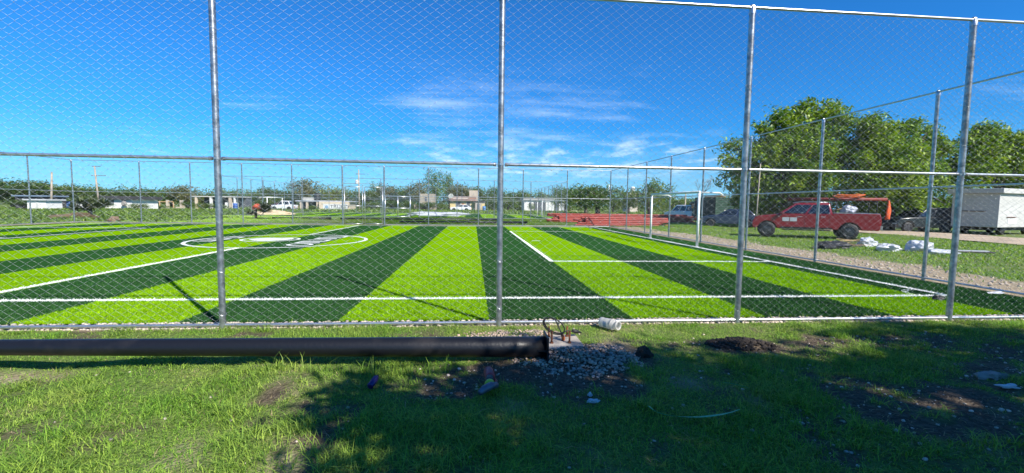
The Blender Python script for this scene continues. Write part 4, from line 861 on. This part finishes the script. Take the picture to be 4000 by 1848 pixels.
# red pickup
wrp = G(2800+1650/3.216, 660+890/3.216); wfp = G(2800+620/3.216, 660+850/3.216)
hd = math.atan2(wfp.y-wrp.y, wfp.x-wrp.x); WB = (wfp-wrp).length
REDP = mat('red_car_paint', (.22, .006, .012), .32, 0, .15, 2, coat=.6)
lat = Vector((-math.sin(hd), math.cos(hd), 0))
org = wrp - lat*.83    # left wheels face the camera
org.z = 0
pk = vehicle('pickup_truck', 'red crew-cab pickup parked on the grass, ladder rack over its bed', 'pickup truck', org, hd, 5.6, 1.86,
    [(-1.28, 1.2), (-1.24, 1.36), (.70, 1.35), (.74, 1.30), (3.2, 1.28), (3.4, 1.25), (4.1, 1.17), (4.35, 1.06), (4.45, .85)], .50, (0, WB), .42, (.72, .86, 2.35, 3.25, 1.27, 1.90), REDP, win=((.05, .46), (.50, .92)))
MB().box((-1.18, -.80, 1.28), (.66, .80, 1.368)).build('bed_opening', BLACK, pk)
for s in (-1, 1): MB().box((-1.2, s*.88-.04, 1.362), (.68, s*.88+.04, 1.395)).build('bed_rail', mat('alu_rail', (.55, .56, .57), .3, .8), pk, bevel=.01)
for s in (-1, 1):
    MB().box((1.05, s*.935-.012, 1.15), (1.25, s*.935+.012, 1.18)).build('door_handle', GALVB, pk); MB().box((2.08, s*.935-.012, 1.14), (2.28, s*.935+.012, 1.17)).build('door_handle', GALVB, pk)
    MB().box((1.96, s*.932-.003, .6), (1.975, s*.932+.003, 1.27)).build('door_gap', BLACK, pk); MB().box((.86, s*.932-.003, .6), (.875, s*.932+.003, 1.27)).build('door_gap', BLACK, pk)
    MB().box((2.95, s*1.0-.09, 1.29), (3.07, s*1.0+.09, 1.45)).build('mirror', REDP, pk, bevel=.02)
    MB().box((.8, s*.93-.03, .42), (3.0, s*.93+.05, .48)).build('side_step', BLACK, pk, bevel=.01)
for q in range(2): MB().box((2.32+q*.36, .932, .90), (2.64+q*.36, .94, 1.11)).build('door_sign', mat('grey_sign', (.50, .53, .55), .5, 0, .25, 20), pk)
for s in (-1, 1): MB().tube([(.95, s*.70, 1.93), (1.2, s*.71, 1.96), (2.1, s*.71, 1.96), (2.4, s*.70, 1.92)], .02, 6).build('roof_rail', GALVB, pk, True)
for s in (-1, 1): MB().box((.72, s*.928-.01, .50), (3.1, s*.928+.012, .60)).build('sill_cladding', BLACK, pk)
for xx in (-1.1, .6):
    for s in (-1, 1): MB().tube([(xx, s*.82, 1.33), (xx, s*.82, 2.0)], .025, 8).build('rack_post', BLACK, pk, True)
    MB().tube([(xx, -.9, 2.0), (xx, .9, 2.0)], .025, 8).build('rack_bar', BLACK, pk, True)
def onpk(p): c, s = math.cos(hd), math.sin(hd); return Vector((org.x+p[0]*c-p[1]*s, org.y+p[0]*s+p[1]*c, p[2]))
bm_ = MB().tube([(-1.55, 0, 0), (2.75, 0, 0)], .085, 12).build('steel_beam', mat('oxide_red', (.23, .03, .02), .6, 0, .3, 4), smooth=True); bm_.location = onpk((0, .55, 2.11)); bm_.rotation_euler = (0, 0, hd); tag(bm_, 'dark red steel tube tied along the pickup rack', 'steel tube')
b = MB(); r = random.Random(4)
for k in range(11):
    ph = r.uniform(0, 6.28); w1, w2 = r.uniform(.45, .78), r.uniform(.12, .3); pts = []
    for t in range(24): a = 2*math.pi*t/24; pts.append((w1*math.cos(a)+.04*math.sin(3*a+ph), w2*math.sin(a), .03+.05*math.sin(a+ph)+.008*k+.06*abs(math.cos(a))*((k%3)/2)))
    b.tube(pts, .011, 5, closed=True)
o = b.build('hose_coil', mat('orange_hose', (.80, .17, .03), .5, 0, .2, 5), smooth=True); o.location = onpk((.05, .55, 2.20)); o.rotation_euler = (0, 0, hd); tag(o, 'coil of orange hose lying on the pickup rack', 'hose')
vs = []; fs = []
for i in range(14):
    for k in range(10):
        a = 2*math.pi*k/10; rr = (.04+.075*math.sin(min(1, i/9)*1.7))*(1+.25*math.sin(3*a+i*.5)); vs.append((rr*math.cos(a), rr*.6*math.sin(a), -i*.075))
for i in range(13):
    for k in range(10): fs.append((i*10+k, i*10+(k+1) % 10, (i+1)*10+(k+1) % 10, (i+1)*10+k))
o = MB().add(vs, fs+[tuple(range(10)), tuple(range(130, 140))]).build('safety_flag', mat('orange_cloth', (.75, .10, .015), .7, 0, .2, 9), smooth=True); o.location = onpk((-1.62, .55, 2.06)); tag(o, 'bright orange cloth hanging off the rear of the rack', 'cloth')
o = crumple('plastic_bag', onpk((.0, .5, 1.55)), .34, .28, .22, mat('grey_film', (.55, .56, .62), .3, 0, .2, 8, trans=.2), 'clear grey plastic bag stuffed in the pickup bed', 'bag', 31)
o = MB().tube([(-.3, 0, 0), (.6, 0, .35)], .03, 8).build('timber_stick', mat('timber', (.58, .38, .20), .8, 0, .3, 12), smooth=True); o.location = onpk((.55, .55, 1.42)); o.rotation_euler = (0, 0, hd+math.pi); tag(o, 'pale timber stick leaning in the pickup bed', 'timber')
# white van
vr = G(2690, 866); vloc = Vector((24.6, 42.2, 0))
WV = mat('white_car_paint', (.74, .76, .78), .35, 0, .08, 2, coat=.5); SV = mat('silver_blue_paint', (.42, .50, .60), .35, .2, .1, 2, coat=.5)
van = vehicle('white_van', 'small white van parked with its tail toward the red pipes', 'van', (25.0, 43.2, 0), R(112), 4.2, 1.72, [(-.85, 1.0), (-.83, 1.1), (2.2, 1.08), (2.75, 1.02), (3.25, .92), (3.32, .75)], .32, (0, 2.65), .32, (-.84, -.78, 1.55, 2.35, 1.05, 1.82), WV, win=((.03, .30), (.34, .60), (.64, .93)), roofin=.13)
MB().box((-.99, -.45, .55), (-.955, .35, .75)).build('number_plate', WHITEP, van)
# green stake truck
tk = empty('stake_truck', (25.3, 36.9, 0), R(88), 'dark green stake-bed truck with slatted sides parked on the road edge', 'truck')
GRN = mat('truck_green', (.045, .12, .085), .55, 0, .35, 4); DKG = mat('truck_dark', (.014, .018, .018), .6, 0, .3, 5)
MB().box((0, -1.0, .75), (4.4, 1.0, .9)).build('bed', DKG, tk)
for k in range(10):
    z = .95+k*.17; MB().box((-.04, -1.0, z), (-.005, 1.0, z+.10)).build('tail_slat', GRN, tk)
    for s in (-1, 1): MB().box((0, s*1.0-.02, z), (4.4, s*1.0+.02, z+.13)).build('side_slat', DKG, tk)
for yy in (-.98, -.35, .35, .98): MB().box((-.06, yy-.03, .8), (-.042, yy+.03, 2.62)).build('tail_stake', GRN, tk)
for xx in (.1, 1.5, 2.9, 4.3):
    for s in (-1, 1): MB().box((xx-.03, s*1.045-.02, .8), (xx+.03, s*1.045+.02, 2.62)).build('side_stake', DKG, tk)
MB().box((.03, -.97, .95), (4.37, .97, 2.45)).build('dark_load', DKG, tk)
c_ = MB().prism([(4.5, .6), (6.2, .6), (6.25, 1.3), (5.9, 2.2), (4.5, 2.25)], -.95, .95).build('cab', GRN, tk, bevel=.05)
MB().box((4.8, .952, 1.45), (5.6, .958, 2.0)).build('cab_window', GLASS, tk); MB().box((-.068, -.3, 1.2), (-.061, .1, 1.34)).build('number_plate', WHITEP, tk)
MB().box((-.2, -1.0, .55), (-.02, 1.0, .68)).build('rear_bumper', BLACK, tk)
for xx in (1.0, 5.4):
    for s in (-1, 1):
        M = Matrix.Translation((xx, s*.8, .42)) @ Matrix.Rotation(R(90), 4, 'X'); w_ = MB().lathe([(.0, -.14), (.38, -.14), (.42, -.1), (.42, .1), (.38, .14), (0, .14)], 18, M).build('wheel', BLACK, tk, True); MB().lathe([(0, s*-.146), (.2, s*-.146), (.22, s*-.142)], 14, M).build('rim', GALV, w_)
for i, zz_ in enumerate((2.66, 2.8)): 
    o = MB().box((-.3, -.09+i*.05, 0), (3.6, .09+i*.05, .1)).build('timber_plank', mat('timber', (.58, .38, .20)), loc=(25.1-.3*i, 37.0, 2.64+.11*i), rz=R(88)); tag(o, ['brown plank lying on top of the stake truck load', 'upper brown plank on top of the stake truck load'][i], 'plank')
# cars beyond
vehicle('parked_car', 'dark blue car parked behind the red pickup bonnet', 'car', (XA(2935, 27), 27.5, 0), R(150), 4.2, 1.74, [(-.8, .95), (-.78, 1.02), (2.4, .98), (3.2, .85), (3.3, .65)], .3, (0, 2.6), .32, (-.6, -.1, 1.3, 2.1, .98, 1.48), mat('dark_blue_paint', (.02, .035, .075), .3, 0, .1, 2, coat=.6))
vehicle('parked_car', 'silver car partly hidden between the stake truck and the fence post', 'car', (XA(2905, 40), 40, 0), R(75), 4.2, 1.74, [(-.8, .95), (-.78, 1.02), (2.4, .98), (3.2, .85), (3.3, .65)], .3, (0, 2.6), .32, (-.6, -.1, 1.3, 2.1, .98, 1.48), mat('silver_paint', (.45, .46, .48), .35, .3, .1, 2, coat=.5))
vehicle('parked_car', 'white sedan parked in front of the yellow house', 'car', (XA(1822, 90), 90, .0), R(180), 4.5, 1.75, [(-1.0, .9), (-.97, 1.0), (2.5, .95), (3.3, .85), (3.42, .65)], .3, (0, 2.65), .33, (-.7, .05, 1.25, 2.15, .95, 1.45), WV)
vehicle('parked_car', 'white pickup-like car beside the tin-roofed workshop', 'car', (XA(1135, 78), 78, 0), R(180), 4.2, 1.75, [(-1.0, .95), (-.97, 1.05), (2.4, 1.0), (3.0, .95), (3.1, .7)], .3, (0, 2.5), .33, (-.2, .05, 1.35, 2.0, 1.0, 1.75), WV)
vehicle('parked_car', 'dark red low car in the weeds beside the workshop', 'car', (XA(1105, 80), 80, 0), R(175), 4.2, 1.75, [(-1.0, .85), (-.97, .95), (2.4, .9), (3.0, .8), (3.1, .6)], .3, (0, 2.5), .33, (-.5, .05, 1.25, 2.0, .9, 1.3), mat('maroon_paint', (.18, .02, .03), .4))
vehicle('parked_car', 'white car parked behind the leaning utility pole', 'car', (XA(222, 70), 70, 0), R(185), 4.4, 1.75, [(-1.0, .9), (-.97, 1.0), (2.5, .95), (3.3, .85), (3.42, .65)], .3, (0, 2.65), .33, (-.7, .05, 1.25, 2.15, .95, 1.45), WV)

# ------------------------------------------------------------------ white trailer, tarps, debris
tl = Vector((34.2, 20.3, 0)); te = empty('white_trailer', tl, R(17), 'white box trailer with an overhanging flat roof on a dark chassis', 'trailer')
# local: x to the right along the lit face, y away; corner at the origin
WT = mat('trailer_white', (.52, .51, .48), .6, 0, .12, 1.2, .1, 10)
MB().box((0, 0, .52), (6.5, 2.4, 2.75)).build('box_body', WT, te, bevel=.02)
MB().box((-.18, -.22, 2.756), (6.7, 2.62, 3.08)).build('roof', WT, te, bevel=.03)
MB().box((-.035, .6, 1.55), (-.004, 2.1, 1.6)).build('side_ledge', mat('brown_trim', (.16, .09, .05), .7), te)
MB().box((1.2, -.02, .75), (2.4, -.005, 1.1)).build('access_hatch', WHITEP, te); MB().tube([(1.0, -.05, 1.2), (2.2, -.05, 1.2)], .025, 6).build('grab_bar', RUST, te)
MB().box((.3, .3, .3), (6.2, 2.2, .515)).build('chassis', BLACK, te)
for xx in (1.2, 4.6):
    for yy in (.3, 2.1):
        M = Matrix.Translation((xx, yy, .36)) @ Matrix.Rotation(R(90), 4, 'X'); MB().lathe([(0, -.12), (.32, -.12), (.36, -.08), (.36, .08), (.32, .12), (0, .12)], 16, M).build('wheel', BLACK, te, True)
vehicle('parked_suv', 'black sport utility car standing in tree shade between pickup and trailer', 'car', (XA(3655, 23.5), 23.5, 0), R(176), 4.6, 1.85, [(-.95, 1.0), (-.92, 1.12), (2.5, 1.08), (3.35, 1.0), (3.55, .75)], .36, (0, 2.75), .37, (-.88, -.7, 1.3, 2.15, 1.08, 1.78), mat('black_car_paint', (.012, .014, .02), .28, 0, .1, 2, coat=.6), win=((.03, .28), (.32, .60), (.64, .95)))
# debris in front of the pickup
def gp_(u, v): p = G(u, v); p.z = gzf(p.x, p.y); return p
for i, (u, v, sx, sy, sz, lab) in enumerate(((3385, 964, .34, .25, .26, 'white plastic sack propped on the timber sticks'), (3470, 982, .45, .3, .18, 'flat white plastic bundle lying clear on the grass'), (3590, 985, .42, .3, .30, 'tall rounded white plastic sack beside the fence post'), (3675, 996, .5, .25, .12, 'low spread of white plastic sheet beyond the rounded sack'))):
    p = gp_(u, v); crumple('plastic_sack', (p.x, p.y, p.z+sz*.5), sx, sy, sz, WPL, lab, 'sack', 51+i)
r = random.Random(9)
for k in range(13):
    p = gp_(3300+r.uniform(-50, 60), 968+r.uniform(-9, 5)); L = r.uniform(.8, 1.5); o = MB().box((-L/2, -.022, -.012), (L/2, .022, .012)).build('timber_stick', MATS['timber'] if k % 3 else mat('dark_timber', (.06, .045, .035), .8)); o.location = (p.x, p.y, p.z+.03+.02*k); o.rotation_euler = (r.uniform(-.05, .05), r.uniform(-.08, .08), r.uniform(-.45, .15)); tag(o, 'pale timber stick in the heap in front of the pickup wheel' if k % 3 else 'dark timber stick in the heap in front of the pickup wheel', 'timber', 'timber heap by the pickup')
p = gp_(3245, 972); crumple('scrap_heap', (p.x, p.y, p.z+.08), .7, .35, .22, BLACK, 'black scrap heap at the end of the timber sticks', 'scrap', 61)
FR = mat('frame_black', (.03, .03, .033), .5, .2)
for i, (u, v, w, d, lab) in enumerate(((3440, 962, 1.1, .5, 'black and white flat frame between two plastic sacks'), (3785, 991, 1.3, .45, 'black and white flat frame lying on the lawn beyond the sacks'))):
    p = gp_(u, v); e = empty('metal_frame', (p.x, p.y, p.z+.04), R(-14), lab, 'frame')
    for a, b_ in (((-w/2, -d/2), (w/2, -d/2)), ((w/2, -d/2), (w/2, d/2)), ((w/2, d/2), (-w/2, d/2)), ((-w/2, d/2), (-w/2, -d/2)), ((0, -d/2), (0, d/2))): MB().tube([(*a, 0), (*b_, 0)], .03, 6).build('frame_bar', FR, e)
    MB().box((-w*.42, -d*.2, .02), (w*.45, d*.18, .05)).build('white_strip', WPL, e)

# ------------------------------------------------------------------ far buildings
def mpt(c, rough=.8): return mat('wall_%d' % len(MATS), c, rough, 0, .15, 1.5, .2, 6)
CREAM = mpt((.62, .52, .38)); WHT = mpt((.75, .75, .72)); YEL = mpt((.66, .52, .26)); GREYB = mpt((.42, .38, .33)); ROOFD = mpt((.05, .05, .055)); TILE = mpt((.30, .17, .11)); DOORM = mpt((.10, .11, .13)); BEI = mpt((.50, .42, .33)); CONCL = mpt((.58, .56, .52))
def bld(name, label, u0, u1, vt, Y, depth, m, cat='building', zmin=None):
    xa, xb = XA(u0, Y), XA(u1, Y); h = ZA((u0+u1)/2, vt, Y)
    e = empty(name, (xa, Y, 0), 0, label, cat); MB().box((0, 0, -.3), (xb-xa, depth, h)).build('wall', m, e); return e, xb-xa, h
def roof(e, w, h, d, m, t=.15, o=.25): return MB().box((-o, -o, h+.004), (w+o, d+o, h+t)).build('roof', m, e)
def hole(e, nm, x0, x1, z0, z1, m=DOORM, frame=None):
    o = MB().box((x0, -.05, z0), (x1, -.012, z1)).build(nm, m, e)
    if frame: 
        b = MB(); t = .06
        for a in ((x0-t, z0, x0, z1), (x1, z0, x1+t, z1), (x0-t, z1, x1+t, z1+t), (x0-t, z0-t, x1+t, z0)): b.box((a[0], -.09, a[1]), (a[2], -.011, a[3]))
        b.build('frame', frame, o)
    return o
e, w, h = bld('block_hut', 'small white block hut with a dark flat roof in the weeds', 106, 180, 783, 60, 2.4, WHT); roof(e, w, h, 2.4, mat('hut_roof', (.55, .57, .60), .6), .18, .3); hole(e, 'door', w*.46, w*.60, 0, h*.9, mpt((.55, .55, .52)))
e, w, h = bld('dark_shed', 'dark open shed behind the white hut', 60, 185, 768, 64, 3, ROOFD); roof(e, w, h, 3, mat('blue_tin', (.24, .32, .42), .5, .3), .2)
e, w, h = bld('white_house', 'white house with dark window openings and a black flat roof', 410, 516, 779, 72, 6, WHT); roof(e, w, h, 6, ROOFD, .55, .5)
for a, b_ in ((.14, .34), (.62, .76)): hole(e, 'window', w*a, w*b_, h*.45, h*.98, DOORM)
p = AT(488, 800, 71.5); o = MB().lathe([(0, 0), (.42, .0), (.42, .12), (.28, .14), (.28, .3), (0, .3)], 16, Matrix.Translation((p.x, 71.4, .95)) @ Matrix.Rotation(R(90), 4, 'X')).build('spare_tyre', mat('grey_tyre', (.28, .26, .24), .9)); tag(o, 'grey tyre-like disc leaning on the white house wall', 'tyre')
e, w, h = bld('blue_shed', 'low white shed half hidden by the spiky shrub', 282, 306, 790, 70, 3, WHT); roof(e, w, h, 3, DOORM)
# ruin with pillars
e = empty('ruined_wall', (XA(575, 88), 88, 0), 0, 'roofless beige ruin with broken walls and square pillars', 'ruin'); x0 = XA(575, 88)
for (ua, ub, vt, m) in ((575, 604, 781, BEI), (648, 656, 782, BEI), (702, 711, 782, BEI), (714, 716, 800, BEI)): MB().box((XA(ua, 88)-x0, 0, -.2), (XA(ub, 88)-x0, .5, ZA(ua, vt, 88))).build('pillar', m, e)
for (ua, ub, vt) in ((606, 646, 812), (648, 684, 815), (684, 702, 808)): MB().box((XA(ua, 88)-x0, .1, -.2), (XA(ub, 88)-x0, .4, ZA(ua, vt, 88))).build('broken_wall', BEI if ua > 610 else GREYB, e)
for (ua, ub, v) in ((606, 648, 789), (656, 674, 789)): MB().box((XA(ua, 88)-x0, .1, ZA(ua, v, 88)), (XA(ub, 88)-x0, .25, ZA(ua, v, 88)+.14)).build('lintel', mat('timber', (.58, .38, .2)), e)
for ua in (620, 674): MB().box((XA(ua, 88)-x0, .1, -.2), (XA(ua+3, 88)-x0, .25, ZA(ua, 790, 88))).build('stud', MATS['timber'], e)
# long open-sided house
e = empty('open_house', (XA(745, 84), 84, 0), 0, 'long open-fronted house with a thin white roof slab and pale pillars', 'building'); x0 = XA(745, 84)
MB().box((0, 0, ZA(800, 769, 84)), (XA(925, 84)-x0, 6, ZA(800, 766, 84))).build('roof', CONCL, e); MB().box((.2, 4, -.2), (XA(922, 84)-x0, 6, ZA(800, 770, 84))).build('back_wall', DOORM, e)
for ua, ub, m in ((760, 768, CREAM), (818, 826, WHT), (892, 902, BEI), (912, 918, WHT)): MB().box((XA(ua, 84)-x0, .1, -.2), (XA(ub, 84)-x0, .5, ZA(800, 769.5, 84))).build('pillar', m, e)
MB().box((XA(872, 84)-x0, .6, -.2), (XA(922, 84)-x0, .9, ZA(800, 790, 84))).build('front_wall', WHT, e)
# workshop with sign wall
Yw = 80; e = empty('workshop', (XA(1150, Yw), Yw, 0), 0, 'low workshop with a tin roof and a painted sign on its cream wall', 'building'); x0 = XA(1150, Yw)
xs0, xs1 = XA(1246, Yw)-x0, XA(1362, Yw)-x0; hs = ZA(1290, 788, Yw)
MB().box((xs0, 0, -.3), (xs1, 5, hs)).build('sign_wall', CREAM, e); MB().box((0, .5, hs-.02), (xs1+.4, 5.5, hs+.22)).build('roof', mat('tin_roof', (.50, .52, .55), .5, .3, .3, 2), e)
MB().box((0, 3.6, -.3), (xs0-.01, 5, hs-.03)).build('back_wall', mpt((.10, .13, .18)), e)
for ua in (1166, 1190, 1231): MB().box((XA(ua, Yw)-x0, .6, -.2), (XA(ua+8, Yw)-x0, 1.0, hs-.03)).build('pillar', BEI, e)
pan = MB().box((XA(1262, Yw)-x0, -.03, ZA(1290, 822, Yw)), (XA(1358, Yw)-x0, -.004, ZA(1290, 797, Yw))).build('sign_panel', mpt((.66, .68, .66)), e)
dc = MB().lathe([(0, 0), (.30, 0), (.30, .02), (0, .02)], 20, Matrix.Translation((XA(1276, Yw)-x0, -.034, ZA(1276, 808.5, Yw))) @ Matrix.Rotation(R(90), 4, 'X')).build('logo_disc', mpt((.22, .36, .52)), pan)
def text(s, size, loc, m, parent, name='lettering'):
    cu = bpy.data.curves.new(name, 'FONT'); cu.body = s; cu.size = size; cu.extrude = .004; cu.align_x = 'LEFT'; ob = bpy.data.objects.new(name, cu); COL.objects.link(ob); ob.rotation_euler = (R(90), 0, 0)
    dg = bpy.context.evaluated_depsgraph_get(); me = bpy.data.meshes.new_from_object(ob.evaluated_get(dg)); bpy.data.objects.remove(ob); me.materials.clear(); me.materials.append(m)
    o = bpy.data.objects.new(name, me); link(o, parent); o.rotation_euler = (R(90), 0, 0); o.location = loc; return o
t_ = text('TRUKO', .80, (XA(1289, Yw)-x0, -.04, ZA(1300, 812.5, Yw)), mpt((.05, .05, .06)), pan); t_.scale = (1.28, 1, 1)
MB().box((XA(1288, Yw)-x0, -.036, ZA(1300, 817, Yw)), (XA(1355, Yw)-x0, -.031, ZA(1300, 815, Yw))).build('small_print', mpt((.3, .3, .3)), pan); MB().box((XA(1305, Yw)-x0, -.036, ZA(1300, 801.5, Yw)), (XA(1330, Yw)-x0, -.031, ZA(1300, 799, Yw))).build('small_print', MATS['wall_%d' % (len(MATS)-1)], pan)
MB().lathe([(0, 0), (.55, 0), (.6, .2), (.6, 1.2), (.4, 1.4), (0, 1.45)], 14).build('water_tank', BLACK, loc=(XA(1240, Yw+3), Yw+3, hs+.22), smooth=True)
tag(bpy.data.objects['water_tank'], 'black water tank standing on the workshop roof', 'water tank')
# small house roofs
for (ua, ub, vt, vb, Y, m, lab) in ((1180, 1220, 772, 790, 90, CONCL, 'pale rubble-topped wall behind the workshop roof'),): 
    e, w, h = bld('rubble_wall', lab, ua, ub, vt, Y, 2, m, 'wall')
e, w, h = bld('concrete_ruin', 'unfinished beige concrete block house above the shrubs', 1640, 1696, 757, 100, 5, mpt((.38, .33, .26))); hole(e, 'window', w*.35, w*.5, h*.55, h*.8); hole(e, 'doorway', w*.62, w*.8, 0, h*.5)
e, w, h = bld('garden_wall', 'broken pinkish garden wall below the unfinished house', 1618, 1705, 800, 94, .5, mpt((.58, .45, .34)), 'wall')
# yellow house
Yh = 96; e, w, h = bld('yellow_house', 'yellow house with a brown tiled roof and white window frames', 1758, 1856, 785, Yh, 6, YEL)
MB().add([(-.3, -.6, h), (w+.3, -.6, h), (w+.3, 3.2, h+1.1), (-.3, 3.2, h+1.1), (-.3, 6.4, h), (w+.3, 6.4, h), ], [(0, 1, 2, 3), (3, 2, 5, 4), (0, 3, 4), (1, 5, 2), (0, 4, 5, 1)]).build('roof', TILE, e)
hole(e, 'window', w*.24, w*.42, h*.30, h*.88, DOORM, WHT); hole(e, 'window', w*.66, w*.80, h*.35, h*.9, DOORM, WHT); hole(e, 'wall_plaque', w*.48, w*.55, h*.55, h*.75, mpt((.5, .15, .06)))
for xx in (w*.3, w*.36): hole(e, 'window_bar', xx, xx+.08, h*.3, h*.88, WHT)
e2, w2, h2 = bld('block_tower', 'tall beige concrete block behind the tiled roof', 1833, 1868, 744, 104, 4, BEI)
e3, w3, h3 = bld('grey_annexe', 'weathered grey-brown annexe beside the yellow house', 1857, 1894, 788, 95, 4, GREYB); roof(e3, w3, h3, 4, ROOFD); hole(e3, 'doorway', w3*.2, w3*.45, 0, h3*.8); hole(e3, 'pale_wall', w3*.62, w3*.98, 0, h3*.8, YEL)
dz = empty('satellite_dish', (XA(1760, Yh-.5), Yh-.5, h+.2), 0, 'white satellite dish on a mast at the yellow house roof', 'satellite dish')
MB().tube([(0, 0, -.6), (0, 0, .7)], .04, 6).build('mast', GALV, dz); MB().lathe([(0, 0), (.35, .04), (.62, .14), (.60, .16), (.33, .07), (0, .03)], 18, Matrix.Translation((0, -.1, .9)) @ Matrix.Rotation(R(120), 4, 'X') @ Matrix.Rotation(R(20), 4, 'Y')).build('dish', WHT, dz, True)
ex = MB().box((0, 0, 0), (XA(1830, Yh)-XA(1770, Yh), .12, .12)).build('roof_beam', WHT, e); ex.location = (.6, -.3, h+.55)
# white house with dark doors
e, w, h = bld('white_bungalow', 'white bungalow with grey roof and a large dark doorway', 2048, 2215, 784, 104, 7, WHT); roof(e, w, h, 7, mpt((.36, .35, .34)), .5, .4)
hole(e, 'doorway', w*.22, w*.50, 0, h*.86); hole(e, 'window', w*.11, w*.165, h*.42, h*.82, DOORM); hole(e, 'doorway', w*.70, w*.81, 0, h*.84); hole(e, 'side_gate', w*.86, w*.96, 0, h*.45, mpt((.45, .46, .46)))
# hill building with tank
e, w, h = bld('hill_house', 'small beige house with a white water tank on its roof among the trees', 2456, 2492, 752, 92, 4, mpt((.62, .55, .46))); roof(e, w, h, 4, DOORM, .12, .2)
MB().lathe([(0, 0), (.5, 0), (.5, 1.0), (.35, 1.2), (0, 1.25)], 12, Matrix.Translation((w*.55, 1, h+.12))).build('water_tank', WHT, e, True)
for i, (u, v, Y, m, lab) in enumerate(((919, 822, 74, (.02, .10, .38), 'blue drum beside the open-fronted house'), (1891, 826, 88, (.06, .20, .45), 'pale blue drum by the grey annexe'), (262, 818, 68, (.03, .12, .36), 'blue drum beside the low shed'))):
    o = MB().lathe([(0, 0), (.36, 0), (.36, .38), (.38, .4), (.36, .42), (.36, .8), (.38, .82), (.36, .84), (.36, 1.2), (0, 1.2)], 14).build('plastic_drum', mat('drum_%d' % i, m, .45), loc=(XA(u, Y), Y, .0), smooth=True); tag(o, lab, 'drum')
p = AT(1008, 815, 68); crumple('red_tarp', (p.x, 68, .55), .75, .5, .55, mat('red_cloth', (.50, .07, .02), .7, 0, .2, 3), 'orange-red tarpaulin heap in the weeds', 'tarpaulin', 71)
p = AT(1662, 845, 47.5); crumple('white_roll', (p.x+1.5, 47.5, .3), 3.2, .5, .3, WPL, 'long roll of white sheeting lying on the second pitch', 'roll', 72)
